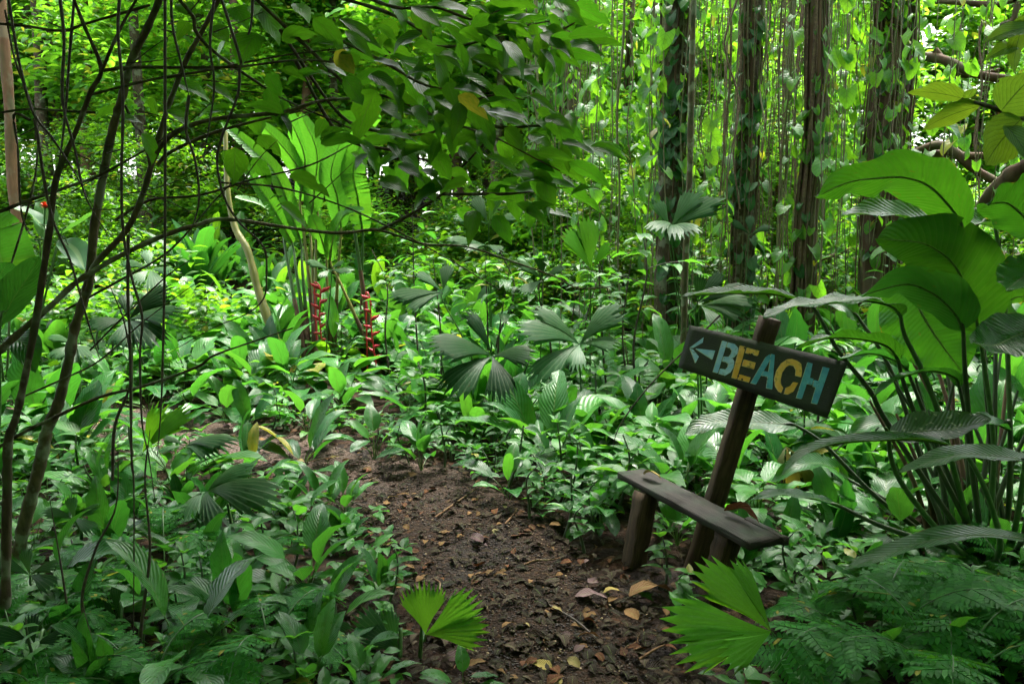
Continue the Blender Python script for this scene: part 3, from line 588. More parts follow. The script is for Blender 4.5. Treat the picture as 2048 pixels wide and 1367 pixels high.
fan('brightest lime green fan leaf at the near edge of the path', (851, 1268, 2.7), [(843, 1158, .02), (962, 1192, -.02), (980, 1256, -.06)], 'fanlime', (838, 1330), .22, spreads=[.6, .36, .36], n=(.05, -.85, .5))
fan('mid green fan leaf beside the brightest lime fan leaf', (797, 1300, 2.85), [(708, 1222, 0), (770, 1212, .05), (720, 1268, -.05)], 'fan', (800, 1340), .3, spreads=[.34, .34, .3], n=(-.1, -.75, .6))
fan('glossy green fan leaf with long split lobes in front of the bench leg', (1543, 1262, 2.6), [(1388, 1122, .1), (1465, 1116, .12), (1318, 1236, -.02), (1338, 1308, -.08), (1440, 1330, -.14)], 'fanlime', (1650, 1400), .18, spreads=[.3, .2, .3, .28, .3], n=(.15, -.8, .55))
fan('small fan leaf pointing left in the dark front undergrowth', (545, 1208, 3.2), [(424, 1168, 0), (470, 1172, .05), (490, 1218, -.05)], 'fan', (560, 1260), .35, spreads=[.3, .3, .25], n=(0, -.5, .85))
fan('small arched fan leaf right of the dark front undergrowth', (660, 1240, 3.05), [(548, 1195, 0), (590, 1240, -.1), (705, 1262, -.05), (640, 1195, .05)], 'fan', (670, 1290), .4, spreads=[.32, .3, .3, .3], n=(0, -.5, .85))
fan('half browned bright fan leaf hanging low at front left', (275, 1268, 2.8), [(160, 1312, -.1), (228, 1300, -.1), (320, 1258, 0)], 'fanbright', (280, 1330), .4, spreads=[.25, .3, .3], n=(0, -.5, .85))
fan('old olive yellow fan leaf hanging limp behind the post', (1572, 892, 4.9), [(1548, 968, -.1), (1590, 985, -.1), (1642, 988, -.05)], 'fanold', (1600, 985), .45, spreads=[.24, .28, .26])
fan('small fan leaf at the foot of the red flowered stems', (660, 540, 7.9), [(610, 522, 0), (690, 522, 0), (640, 556, -.2), (700, 545, -.1)], 'fan', (650, 760), .25, spreads=[.3, .3, .3, .3])
fan('mid green fan leaf in the thicket beside the red flowers', (1085, 560, 6.9), [(1030, 520, 0), (1080, 500, .1), (1130, 530, 0), (1040, 590, -.2)], 'fan', (1080, 800), .2, spreads=[.3, .3, .3, .3])
fan('dark fan leaf right of the vine covered trunk', (1500, 470, 8.5), [(1460, 440, 0), (1500, 428, .1), (1545, 450, 0)], 'fandark', None, .2, spreads=[.3, .3, .3])
fan('sprawling dark fan leaf at the bottom left corner', (70, 1290, 2.6), [(-20, 1262, 0), (60, 1225, .05), (130, 1268, 0), (20, 1330, -.1)], 'fandark', (80, 1360), .35, spreads=[.35, .35, .35, .35], n=(0, -.5, .85))

fan('dark fan leaf in the shade at the left edge', (60, 1150, 3.1), [(-10, 1120, 0), (50, 1090, .05), (125, 1125, 0), (120, 1180, -.1), (0, 1190, -.1)], 'fan', (70, 1240), .4, spreads=[.3, .32, .3, .3, .3], n=(0, -.5, .85))
fan('small yellow tipped fan leaf between front ferns and lime fan leaf', (440, 1290, 2.8), [(370, 1258, 0), (430, 1240, .05), (500, 1268, 0), (480, 1320, -.08), (390, 1325, -.08)], 'fan', (445, 1350), .4, spreads=[.32, .3, .32, .3, .3], n=(0, -.5, .85))
fan('fan leaf leaning over bare soil near the slender tree foot', (150, 1040, 3.5), [(85, 1020, 0), (140, 985, .05), (205, 1010, 0), (195, 1065, -.1)], 'fan', (160, 1130), .4, spreads=[.3, .32, .32, .3], n=(0, -.5, .85))
# ------------------------------------------------------------------ claw-flowered clump and banana leaves (middle left)
hb = ground(690, 748); HY = hb.y
hel = empty('claw_flower_plant', hb, 'tall clump of upright banana like leaves with hanging red claw flowers', 'flowering plant')
HL = [([(633,404),(596,335),(559,286),(518,245)], 46, (-1,.2), 0, (628,753)), ([(621,450),(629,376),(633,302),(602,228)], 50, (-1,.1), 0, (634,755)),
 ([(682,455),(674,392),(662,343),(690,258)], 60, (-1,.1), 0, (664,732)), ([(725,462),(715,392),(707,339),(731,255)], 62, (.9,.3), 14, (723,720)),
 ([(584,486),(551,425),(510,363),(478,316)], 40, (.8,.6), 10, (625,753)), ([(600,478),(555,355),(502,298),(442,245)], 42, (.8,.6), 8, (622,750)),
 ([(652,508),(640,470),(622,430)], 42, (-1,.2), 0, (660,735)),  ([(660,520),(668,470),(690,430),(728,420)], 40, (.6,.6), 0, (764,745)), ([(560,440),(520,410),(470,395)], 34, (.5,.9), 8, (618,752)),
 ([(600,400),(610,320),(585,250),(560,200)], 44, (-1,.2), 0, (640,748)), ([(690,330),(720,270),(760,230)], 40, (-.8,.5), 6, (750,735))]
for mid, wpx, (f, u_), tr, (bx, by) in HL:
    P = pts([(a, b, HY+.25-.15*i) for i, (a, b) in enumerate(mid)], HY); c = P[1]
    part('leaf', ribbon(P, px2m(wpx, HY)*.84, facing(c, f, u_), 'banana', 30, 8, .3, .08, .02, 2.5, tr, rib=.012), M['banana'], hel)
    b = ground(bx, by); b.z -= .04; m_ = b.lerp(P[0], .5)
    part('stem', tube([b, b.lerp(P[0], .25), m_+Vector((0, 0, .0))], [.045, .036, .024], 7, 6), M['sheath'], hel)
    part('leaf_stalk', tube([m_, m_.lerp(P[0], .6), P[0], P[1]], [.022, .016, .012, .006], 6, 6), M['stalky'] if tr == 0 else M['stalk'], hel)
def claw(seg):
    V, Q, UV = tube([(0, 0, 0), (0, .35, .06), (0, .72, .02), (0, 1.0, .1)], [.08, .19, .11, .01], 7, 4); V[:, 0] *= .7; return V, Q, UV
claw_me = mesh_np('bract', *claw(0), M['red'])
for sp_ in ([(628,572),(641,578),(639,630),(644,694)], [(732,592),(740,600),(744,671),(752,730)]):
    P = pts([(a, b, HY-.35) for a, b in sp_], HY)
    st = part('flower_stem', tube([P[0]+Vector((-.05, .25, -.9)), P[0]+Vector((-.02, .1, -.1)), P[0]+Vector((0, .03, .04)), P[1], P[2], P[3]], .008, 6, 7), M['red'], hel)
    C = catmull(np.array([tuple(p) for p in P]), 10); n = 10
    for i in range(n):
        q = Vector(C[int((.35+.65*i/n)*(len(C)-1))]); s_ = 1 if i % 2 else -1; Lh = .125*(1.1-.35*i/n)*rng.uniform(.8, 1.1)
        ob('bract', claw_me, st, frame(q-hb, q-hb+Vector((s_*rng.uniform(.55, 1), rng.uniform(-.6, .1), rng.uniform(.15, .8))).normalized()*Lh, (0, -.2, 1), 1.0))
def big_leaf_plant(name, label, cat, g, leaves, mat, kind='banana', stalkm='stalk', r=.014):
    root = empty(name, g, label, cat)
    for mid, W, n, tr in leaves:
        part('leaf', ribbon(mid, W, n, kind, 26, 8, .2, .08, .03, 2.5, tr), M[mat], root)
        part('stalk', tube([Vector(g)-Vector((0, 0, .03)), Vector(g).lerp(Vector(mid[0]), .5)+Vector((0, .03, .06)), mid[0], Vector(mid[0]).lerp(Vector(mid[1]), .6)], [r, r*.8, r*.6, r*.3], 6, 6), M[stalkm], root)
    return root
g = ground(10, 790)
big_leaf_plant('banana_plant', 'pale banana plant with broad ribbed leaves at the left edge', 'banana plant', g,
  [(pts([(18,615,6),(6,540,6.0),(-12,470,6.0),(-40,420,6.0)], 6), px2m(120, 6), facing(g, .9, .4), 5), (pts([(-20,640,6.2),(-60,600,6.1),(-110,600,6)], 6), .4, (0, -.3, 1), 4)], 'banana')
g = ground(-10, 1010)
big_leaf_plant('ginger_plant', 'dark broad leaved plant at the left edge before the banana', 'plant', g,
  [(pts([(0,650,3.2),(25,600,3.2),(55,555,3.15),(78,512,3.1)], 3), px2m(60, 3.1)*1.2, facing(g, -.8, .5), 0), (pts([(-5,690,3.2),(20,680,3.15),(50,690,3.1),(70,745,3.05)], 3), .13, (0, -.4, 1), 0), (pts([(-15,600,3.3),(-5,560,3.3),(15,525,3.2)], 3), .14, facing(g, -.8, .5), 0)], 'dark', 'lance', r=.008)
g = ground(60, 720)
big_leaf_plant('torch_flower_plant', 'pale long leaved plant with one orange red flower head', 'flowering plant', g,
  [(pts([(100,470,7),(60,430,6.9),(20,415,6.8)], 7), .22, (0, -.4, 1), 0), (pts([(120,470,7),(170,440,6.9),(185,425,6.8)], 7), .2, (0, -.4, 1), 0), (pts([(80,490,7),(30,480,6.8),(-20,520,6.6)], 7), .24, (0, -.5, 1), 0), (pts([(120,480,7),(150,500,6.8),(170,540,6.6)], 7), .22, (0, -.5, 1), 0), (pts([(90,480,7),(90,420,7.1),(70,390,7.1)], 7), .2, facing(g, .8, .3), 0)], 'fan', 'lance', r=.012)
fr = bpy.data.objects[[o.name for o in COL.objects if o.name.startswith('torch_flower_plant')][0]]; fc = at(90, 416, 6.8)
mb = MB()
for i in range(46):
    a = rng.uniform(0, 6.28); e = rng.uniform(-.3, 1.5); d = Vector((math.cos(a)*math.cos(e), math.sin(a)*math.cos(e), math.sin(e))); V, Q, UV = leaf_geo('paddle', .5, 3, 2, .8)
    m = np.array(frame(fc, fc+d*.055, (0, 0, 1))); mb.add(V@m[:3, :3].T+m[:3, 3], Q, UV)
part('flower_head', (np.vstack(mb.v), np.vstack(mb.q), np.vstack(mb.uv)), M['orange'], fr); part('flower_stem', tube([Vector(g), Vector(g).lerp(fc, .6)+Vector((.03, 0, 0)), fc], .009, 5, 5), M['stalk'], fr)
# ------------------------------------------------------------------ foreground tree (left) and hanging leafy branch (top)
TLEAF = [mesh_np('tree_leaf', *leaf_geo('drip', .42, 10, 4, a, p, f, .035, 2, tw, .05, .3), M['tree']) for a, p, f, tw in
         [(.7, 1.3, .3, .2), (1.1, 1.6, .25, -.25), (.5, 1.2, .45, .1), (.9, 1.8, .15, .35), (1.3, 1.4, .35, 0), (.3, 1, .2, -.4)]]
tree = None
def limb(root, lst, r, mat='bark', name='limb', n=7, knob=.15, seg=6):
    P = [at(*p) for p in lst]; r = np.array(r)*(.72 if root is tree else .85)
    return part(name, tube(P, r, n, seg, knob), M[mat], root), P
g = ground(40, 1110); tree = empty('small_tree', g, 'slender many stemmed tree with lichened bark and bare crossing limbs', 'tree')
TB = at(50, 1112, 3.3)
limb(tree, [(36,1122,3.32),(48,1050,3.3),(68,975,3.3),(85,907,3.3),(96,853,3.3),(116,809,3.3),(137,724,3.3),(150,655,3.3),(178,563,3.3),(188,460,3.3),(205,359,3.28),(226,256,3.25),(246,188,3.2),(263,120,3.2),(297,51,3.15),(325,-20,3.1),(350,-120,3.0)], [.04,.032,.026,.021,.017], 'barkp', 'trunk', 9)
limb(tree, [(154,640,3.3),(178,575,3.28),(188,532,3.25),(253,460,3.2),(284,393,3.2),(304,325,3.2),(328,239,3.2),(355,164,3.2),(376,113,3.2),(403,65,3.2),(448,-20,3.15)], [.018,.017,.014,.012], 'barkp')
limb(tree, [(-20,720,3.0),(34,669,3.05),(103,610,3.1),(154,563,3.15),(239,512,3.2),(330,470,3.2),(400,448,3.25),(455,438,3.3),(581,456,3.4),(680,466,3.5),(758,460,3.55),(844,487,3.6),(936,494,3.65),(1039,528,3.7),(1107,552,3.7),(1158,576,3.7),(1227,573,3.7)], [.02,.016,.012,.009,.006,.004], 'barkp')
limb(tree, [(758,460,3.55),(800,440,3.5),(851,410,3.45),(885,386,3.4),(899,362,3.4),(946,311,3.35),(985,270,3.3)], [.011,.009,.005], 'bark')
limb(tree, [(301,328,3.2),(328,284,3.15),(376,253,3.1),(444,236,3.1),(567,224,3.1),(636,203,3.15),(700,197,3.2),(721,195,3.2)], [.015,.012,.009,.007], 'barkp')
limb(tree, [(315,330,3.2),(340,305,3.2),(420,268,3.2),(520,240,3.2),(600,222,3.2)], [.011,.009,.006], 'barkp')
limb(tree, [(10,1230,2.85),(14,1000,2.85),(17,880,2.85),(34,826,2.85),(68,662,2.85),(99,460,2.85),(113,355,2.85),(150,267,2.85),(181,185,2.85),(202,137,2.85),(171,58,2.85),(140,-20,2.8)], [.026,.02,.017,.013,.011,.007], 'bark', 'trunk', 8)
limb(tree, [(202,142,2.85),(256,135,2.85),(370,135,2.9),(480,133,2.9),(600,120,3.0),(700,128,3.0)], [.008,.007,.004], 'bark')
limb(tree, [(200,150,2.85),(230,80,2.8),(255,30,2.8),(290,-30,2.7)], [.008,.007,.005], 'bark')
limb(tree, [(178,190,2.85),(300,160,2.9),(420,140,3.0),(560,112,3.1),(700,95,3.2)], [.007,.006,.003], 'bark')
limb(tree, [(250,210,3.2),(268,250,3.2),(285,270,3.1),(300,330,3.05)], .008, 'bark')
limb(tree, [(-20,228,3.0),(60,218,3.0),(130,222,3.0),(190,225,3.0)], .006, 'bark'); limb(tree, [(-20,46,3.0),(50,52,3.0),(125,62,2.95),(170,48,2.95),(300,10,3)], .007, 'bark')
limb(tree, [(-20,905,2.9),(40,868,2.9),(120,829,2.9),(205,792,2.95),(290,771,3.0),(393,734,3.05),(427,711,3.05),(500,685,3.1),(585,656,3.1)], [.01,.008,.004], 'bark')
limb(tree, [(0,600,3.4),(60,400,3.4),(75,300,3.4),(70,230,3.4),(30,120,3.4),(10,20,3.4)], .006, 'bark')
limb(tree, [(-20,430,3.2),(60,400,3.2),(140,372,3.2),(200,350,3.25),(290,300,3.2),(340,268,3.15)], [.01,.008,.004], 'bark')
limb(tree, [(230,440,3.25),(300,400,3.3),(400,390,3.3),(500,360,3.4),(620,330,3.5),(700,290,3.6),(760,262,3.6)], [.009,.006,.003], 'bark')
limb(tree, [(440,365,3.3),(560,375,3.4),(680,410,3.5),(790,460,3.5),(900,520,3.5),(1000,580,3.5)], [.006,.005,.003], 'bark')
limb(tree, [(130,620,3.3),(240,560,3.3),(340,500,3.35),(430,400,3.4),(480,350,3.45)], [.008,.006,.003], 'bark')
limb(tree, [(180,700,3.3),(240,640,3.3),(330,555,3.3),(380,520,3.3)], [.007,.005,.003], 'bark')
limb(tree, [(30,800,3.2),(120,760,3.2),(200,720,3.25),(290,640,3.3),(400,560,3.3)], [.006,.005,.002], 'bark')
for _ in range(26):   # loose thin twigs
    x, y = rng.uniform(20, 620), rng.uniform(20, 420); a = rng.uniform(-.9, .5); l_ = rng.uniform(60, 190)
    limb(tree, [(x, y, 3.1), (x+l_*.5*math.cos(a), y+l_*.5*math.sin(a)+rng.uniform(-10, 10), 3.15), (x+l_*math.cos(a), y+l_*math.sin(a), 3.2)], [.004, .0015], 'twig', 'twig', 5, 0, 4)
def tleaf(root, b, t, wpx, flip=None, meshes=TLEAF):
    """leaf from photo pixels b to t (each with depth)"""
    B, T_ = at(*b), at(*t); T_ = B+(T_-B)*1.12; wpx *= .98; L_ = (T_-B).length; k = int(rng.integers(len(meshes)))
    s_ = -1 if (flip if flip is not None else rng.random() < .45) else 1
    n = facing(B, .55*s_, .75 if s_ > 0 else .45, rng.uniform(-.35, .35)); W = px2m(wpx, (b[2]+t[2])/2)
    g_ = Vector(root.location); o = ob('leaf', meshes[k], root, frame(B-g_, T_-g_, n, W/(L_*.42)*1.05)); return o
Z2 = lambda x, y: (680+x*.342, y*.342)
Z1 = lambda x, y: (x*.342, y*.342)
g2 = at(1010, -420, 3.6); g2.z = 0
hang = empty('leafy_tree', ground(-120, 1000), 'dark leaved tree reaching its leafy drooping branch across the top', 'tree')
HB = [[(-120,985,3.6),(-110,500,3.6),(-60,100,3.5),(60,-60,3.4),(250,-90,3.3),(450,-60,3.3),(620,-20,3.3)], [(450,-60,3.3),(620,100,3.25),(721,195,3.2),(760,190,3.2),(830,215,3.2),(900,245,3.15),(990,275,3.1),(1067,315,3.1),(1120,342,3.1)],
 [(620,-20,3.3),(760,20,3.2),(840,60,3.2),(860,90,3.2),(920,92,3.2),(980,75,3.2),(1060,50,3.2),(1120,40,3.2)], [(560,60,3.3),(680,230,3.3),(776,266,3.25),(824,270,3.2),(872,262,3.2),(920,215,3.15),(990,190,3.15),(1050,200,3.1)],
 [(590,120,3.3),(680,270,3.4),(780,300,3.4),(850,320,3.4),(905,340,3.4)], [(885,388,3.4),(960,388,3.35),(1025,387,3.3),(1090,378,3.3),(1130,375,3.25)], [(700,-20,3.1),(790,15,3.0),(870,15,3.0),(950,40,3.0),(1000,20,3)],
 [(1020,55,3.2),(1090,75,3.15),(1150,45,3.1)], [(930,230,3.2),(1000,255,3.2),(1080,252,3.2),(1130,270,3.2)], [(640,60,3.2),(760,120,3.15),(850,170,3.1),(930,180,3.1)], [(359,0,3.1),(386,34,3.1),(393,65,3.1),(431,106,3.1),(513,164,3.15),(581,205,3.2),(700,256,3.2),(760,290,3.2)]]
for i, b in enumerate(HB): limb(hang, b, [.05, .03, .02, .012] if i == 0 else [.009, .007, .003], 'bark', 'limb' if i else 'trunk', 6)
LZ2 = [(30,180,180,330,80),(0,110,220,270,80),(420,40,580,150,100),(570,20,800,140,110),(880,0,940,75,90),(960,150,1130,95,70),(930,150,1110,230,90),(1110,210,1190,385,130),(1290,110,1480,265,90),(290,330,555,495,110),
 (200,350,370,430,90),(345,450,355,640,120),(415,440,540,640,130),(205,530,100,810,170),(230,620,350,725,120),(430,620,500,740,120),(550,695,875,765,90),(630,480,680,620,100),(690,440,930,575,110),(760,350,990,495,85),(890,310,1135,465,90),(965,240,1060,450,110),
 (840,230,940,295,70),(760,270,862,390,100),(560,770,820,925,110),(480,790,592,893,80),(285,820,450,1030,150),(100,820,210,1030,85),(230,1060,395,1130,110),(450,1040,545,1175,90),(650,1060,455,1225,110),(745,1050,600,1130,80),(960,750,1060,865,100),(1110,780,1230,870,90),
 (1150,770,1400,850,75),(1000,575,1055,665,100),(860,920,1055,1050,95),(1035,1050,1165,1110,70),(1230,950,1430,1075,100),(1340,950,1560,1090,85),(1280,1090,1500,1230,85),(1420,820,1550,965,85),(1490,850,1665,965,80),(1110,560,1250,660,75),(800,760,890,895,80),(560,300,590,640,100),
 (330,130,240,260,110),(480,200,330,330,120),(600,180,800,300,90),(700,180,840,260,80),(640,100,790,200,80),(500,100,690,170,80),(250,260,420,330,90),(60,300,40,430,120),(180,430,330,560,110),(390,720,300,830,90),(690,560,850,690,90),(880,580,960,740,90),
 (740,700,880,800,80),(930,820,1010,990,85),(1080,900,1240,1000,90),(1150,640,1290,760,80),(1200,690,1350,760,80),(700,860,830,1000,90),(560,900,640,1050,100),(340,960,480,1060,90),(160,900,100,1000,80),(620,1000,760,1080,90),(1040,430,1180,560,80),(560,560,700,700,90),(20,450,120,600,110)]
LZ1 = [(890,370,1000,460,95),(1040,490,1210,590,100),(1210,490,1362,600,90),(1345,645,1170,690,110),(970,650,1120,790,95),(1500,195,1420,390,175),(1680,500,1930,460,80),(1660,660,1430,620,90),(1470,690,1512,785,85),(1510,800,1632,910,95),(1375,865,1360,1060,130),(1480,920,1570,1085,90),
 (1690,1030,1905,1145,100),(1640,1190,1782,1332,95),(830,780,880,945,90),(700,690,822,720,80),(700,630,568,700,80),(1830,110,1985,300,130),(1810,260,2045,330,90),(1530,50,1625,250,130),(1650,240,1845,220,110),(1060,20,1135,100,100),(1095,130,1040,235,80),(900,570,930,690,80),(1730,20,1800,130,110),
 (1900,380,2040,470,90),(1960,300,2060,420,100),(1560,430,1640,560,90),(1300,880,1330,1050,110),(1900,700,1850,800,80),(1640,600,1560,690,80),(1380,40,1440,160,130),(1480,30,1520,120,120),(1250,150,1330,240,110)]
for zz, lst in ((Z2, LZ2), (Z1, LZ1)):
    for x0, y0, x1, y1, wz in lst:
        d = 3.15+rng.uniform(-.3, .3); dd = rng.uniform(-.06, .06)
        tleaf(hang, (*zz(x0, y0), d), (*zz(x1, y1), d+dd), wz*.342*1.05)
cnt = 0
while cnt < 210:     # the rest of the branch's leaves, hung along its limbs
    b = HB[1+int(rng.integers(len(HB)-1))]; C = catmull(np.array(b), 8); i = int(rng.integers(len(C)//4, len(C))); x, y, d = C[i]
    if x < 430: continue
    x += rng.uniform(-50, 50); y += rng.uniform(-45, 45); a = rng.uniform(-.4, 1.9); l_ = rng.uniform(45, 92)
    if y > 470 or y < -60: continue
    d += rng.uniform(-.3, .5); tleaf(hang, (x, y, d), (x+l_*math.cos(a), y+l_*math.sin(a)*.8, d+rng.uniform(-.08, .08)), l_*rng.uniform(.32, .46)); cnt += 1
# pale-lit saplings leaves under the branch (middle) : a sapling with level twigs
# ------------------------------------------------------------------ hanging lianas in front
LI = [[(14,-20),(38,123),(65,222),(102,273),(140,330),(190,420)], [(150,-20),(137,137),(133,200),(122,300),(100,430)], [(240,-20),(236,68),(246,191),(243,342),(246,460),(263,553),(284,631),(280,710),(284,843),(297,910),(310,1000)],
 [(256,470),(256,600),(260,690),(263,910),(268,1000),(266,1380)], [(330,-20),(330,450),(328,604),(323,792),(315,910)], [(437,-20),(479,113),(479,137),(475,191),(444,273),(434,325),(448,393),(479,445),(527,494),(533,552),(527,597),(492,628),(427,655),(330,710)],
 [(342,-20),(345,51),(362,126),(380,200)], [(236,880),(232,1010),(191,1098),(164,1197),(181,1276),(200,1390)], [(300,860),(290,960),(300,1100),(284,1240),(276,1380)], [(100,1000),(125,1150),(140,1260),(152,1380)], [(378,190),(372,260),(390,320),(398,400),(380,470)], [(506,-20),(500,60),(470,110)], [(60,240),(28,230),(36,300),(42,420),(60,470)],
 [(70,240),(100,420),(140,520),(175,640),(200,720)], [(215,560),(250,650),(262,760),(230,850),(225,960)], [(430,-20),(420,90),(428,180),(405,330)], [(118,-20),(128,80),(125,200),(150,300),(170,390),(215,470)], [(1440,630),(1380,690),(1300,770),(1240,850),(1225,900)]]
LD = ['thin dark liana down the far left, swinging right', 'thin liana hanging close along the dark left stem', 'long jointed liana hanging straight through the stems', 'thin liana reaching right down to the bottom edge', 'dead straight thin liana between the two pale stems', 'liana bent into a wide arch over the green thicket', 'short liana hanging from the top near pale limb', 'bowed dark shoot rising through the front undergrowth', 'straight dark shoot rising in the front undergrowth', 'slanting dark shoot at the foot of the trunk', 'kinked short liana dangling under the mossy limb', 'short liana curling from the top over leaves', 'small looped liana at the far left edge', 'liana slanting down over the grey fan leaf', 'crooked liana hanging down beside the lichened trunk', 'short dark liana left of the arching liana', 'liana drooping from the top across the dark stem', 'dark stem slanting down left from the beach sign']
for l_, lb in zip(LI, LD):
    d0 = rng.uniform(2.6, 3.0) if lb[:4] != 'dark' else 4.3; P = [at(x, y, d0) for x, y in l_]; o = ob('liana', mesh_np('liana', *tube(np.array([tuple(p-P[-1]) for p in P]), ([.0012, .004, .0055, .006] if lb.split()[0] in ('bowed', 'straight', 'slanting', 'crooked') else [.0055, .0045, .004, .0012]), 6, 6, .12), M['twig']))
    o.location = P[-1]; tag(o, lb, 'liana', 'lianas hanging among the foreground stems')
# ------------------------------------------------------------------ big veined leaves, top right
vt = empty('large_leaved_tree', (2.4, 2.9, H(2.4, 2.9)), 'tree with big backlit dark veined leaves reaching in at the upper right', 'tree')
limb(vt, [(2520,1700,2.9),(2500,1200,2.9),(2450,600,2.9),(2350,330,2.8),(2200,270,2.7),(2048,236,2.6),(2004,222,2.6),(1963,208,2.55),(1922,197,2.55)], [.05,.03,.014,.009,.005], 'bark', 'limb')
limb(vt, [(2200,270,2.7),(2120,120,2.6),(2060,55,2.5)], [.014, .006], 'bark', 'limb')
for (b, t, wp, n) in [((1928,198),(1815,186),46,(.25,-.55,-.8)), ((1935,200),(1950,176),24,(0,-.7,-.5)), ((1960,212),(1846,260),54,(.1,-.75,-.5)), ((2003,222),(2075,145),100,(0,-.9,-.3)), ((2042,238),(1972,330),100,(-.1,-.9,-.35)), ((2068,55),(1966,86),50,(.2,-.6,.7)), ((2055,30),(2030,150),60,(.3,-.85,-.3)), ((2030,90),(1968,122),34,(.2,-.6,.6)), ((2100,260),(2080,360),90,(0,-.9,-.3)), ((2010,250),(2060,330),60,(.2,-.8,.4))]:
    B, T_ = at(*b, 2.55), at(*t, 2.5); n = Vector(n)*-1 if n[2] < 0 else Vector(n)
    V, Q, UV = leaf_geo('ovate' if wp > 30 else 'lance', .5, 14, 8, .5, 1.2, .2, .03, 2); me = mesh_np('leaf', V, Q, UV, M['lit'])
    ob('leaf', me, vt, frame(B-vt.location, T_-vt.location, n, px2m(wp, 2.5)/((T_-B).length*.5)))
fl = at(2000, 235, 2.7); mb = MB()
for i in range(22):
    a = rng.uniform(0, 6.28); e = rng.uniform(-1.2, 1.2); d = Vector((math.cos(a)*math.cos(e), math.sin(a)*math.cos(e), math.sin(e))); V, Q, UV = leaf_geo('paddle', .6, 3, 2, .8); m = np.array(frame(fl, fl+d*.022, (0, 0, 1))); mb.add(V@m[:3, :3].T+m[:3, 3], Q, UV)
part('blossom', (np.vstack(mb.v), np.vstack(mb.q), np.vstack(mb.uv)), plainmat('dull_pink_blossom', (.25, .1, .08), (.35, .16, .12), 30), vt)

# ------------------------------------------------------------------ ferns
def pinna_geo(n=9, w=.3):
    mb = MB(); mb.add(*tube([(0, 0, 0), (0, .5, .01), (0, 1, -.03)], [.009, .004], 3, 2))
    for i in range(n):
        t = .04+.92*i/n; l_ = w*(1-.85*t**1.6)*.62+.02; hw_ = .5/n*.92
        for s_ in (-1, 1):
            a = np.array([0, t, 0]); z = rng.uniform(-.03, .01)
            V = [a+(0, -hw_, 0), a+(s_*l_*.6, -hw_*.8+.05, z*.5), a+(s_*l_, .09+hw_*.2, z-.02), a+(s_*l_*.55, hw_*.9+.05, z*.5), a+(s_*.01, hw_*.85, 0)]
            f = [(0, 1, 3, 4), (1, 2, 2, 3)]; f = [(0, 1, 3, 4), (1, 2, 3, 3)]
            V.append((V[2]+V[3])/2); f = [(0, 1, 3, 4), (1, 2, 5, 3)]
            mb.add(V, f if s_ > 0 else [q[::-1] for q in f], [(.6, .3), (.8, .3), (.9, .6), (.8, .6), (.6, .6), (.9, .6)])
    return mb
PIN = [pinna_geo(8, .38).mesh('pinna', M['fern']), pinna_geo(7, .33).mesh('pinna', M['fern'])]
def fern(loc, label, group, nf=6, size=.6, az0=0, spanaz=6.28, npin=9):
    root = empty('fern', loc, label, 'fern', group)
    for k in range(nf):
        a = az0+spanaz*k/nf+rng.uniform(-.25, .25); Lf = size*rng.uniform(.8, 1.15); d = np.array([math.cos(a), math.sin(a), 0]); rise = rng.uniform(.35, .6)
        P = [np.zeros(3), d*Lf*.3+(0, 0, Lf*rise*.8), d*Lf*.7+(0, 0, Lf*rise), d*Lf+(0, 0, Lf*rise*.55)]; C = catmull(np.array(P), 8)
        fr_ = ob('frond', mesh_np('frond', *tube(P, [.0045, .0015], 4, 5), M['stalk']), root)
        for i in range(npin):
            t = .22+.77*i/npin; j = t*(len(C)-1); c = Vector(C[int(j)]).lerp(Vector(C[min(int(j)+1, len(C)-1)]), j % 1); T_ = Vector(C[min(int(j)+1, len(C)-1)]-C[max(int(j)-1, 0)]).normalized()
            sd = T_.cross(Vector((0, 0, 1))).normalized(); upv = sd.cross(T_); lp = Lf*.3*(math.sin(math.pi*(.12+.86*(1-t)**.75))**.8+.05)
            for s_ in (-1, 1):
                dirv = (sd*s_+T_*.45-upv*.12+Vector((0, 0, rng.uniform(-.12, .08)))).normalized(); ob('pinna', PIN[k % 2], fr_, frame(c, c+dirv*lp, upv, 1.0))
for i, (px, py, nf, sz, lb) in enumerate([(1745,1345,5,.52,'lacy fern spreading beside the stalk of the long lobed fan leaf'), (1880,1300,5,.5,'lacy fern in the middle of the bottom right fern bank'), (2030,1215,6,.46,'lacy fern rising below the paddle leaf stalks at the edge'), (1980,1345,5,.48,'lacy fern lowest in the bottom right corner'),
    (1850,1430,5,.48,'lacy fern at the bottom edge right of the fan leaf stalk'), (2075,1310,6,.45,'lacy fern cut by the right edge in the fern bank'), (40,1345,6,.42,'dark lacy fern at the bottom left'), (150,1400,6,.4,'dark lacy fern at the bottom edge near front left'), (330,1380,5,.4,'lacy fern at the bottom edge below the small yellow tipped fan'), (540,1330,5,.36,'lacy fern between lime fan leaf and the front ferns'), (330,1150,5,.4,'lacy fern in the shade before the drooping dull fan'), (480,1190,4,.34,'small lacy fern in the shade left of the path'), (110,1230,5,.38,'lacy fern behind the low dark fan leaf')]):
    fern(ground(px, min(py, 1366)) if py < 1367 else ground(px, 1366)+Vector((0, -.14, 0)), lb, 'lacy ferns in the front undergrowth', nf, sz, rng.uniform(0, 6), 6.28)
LM = [('the bench', .75, 3.55), ('the giant paddle leaf clump', pr.x, pr.y)]
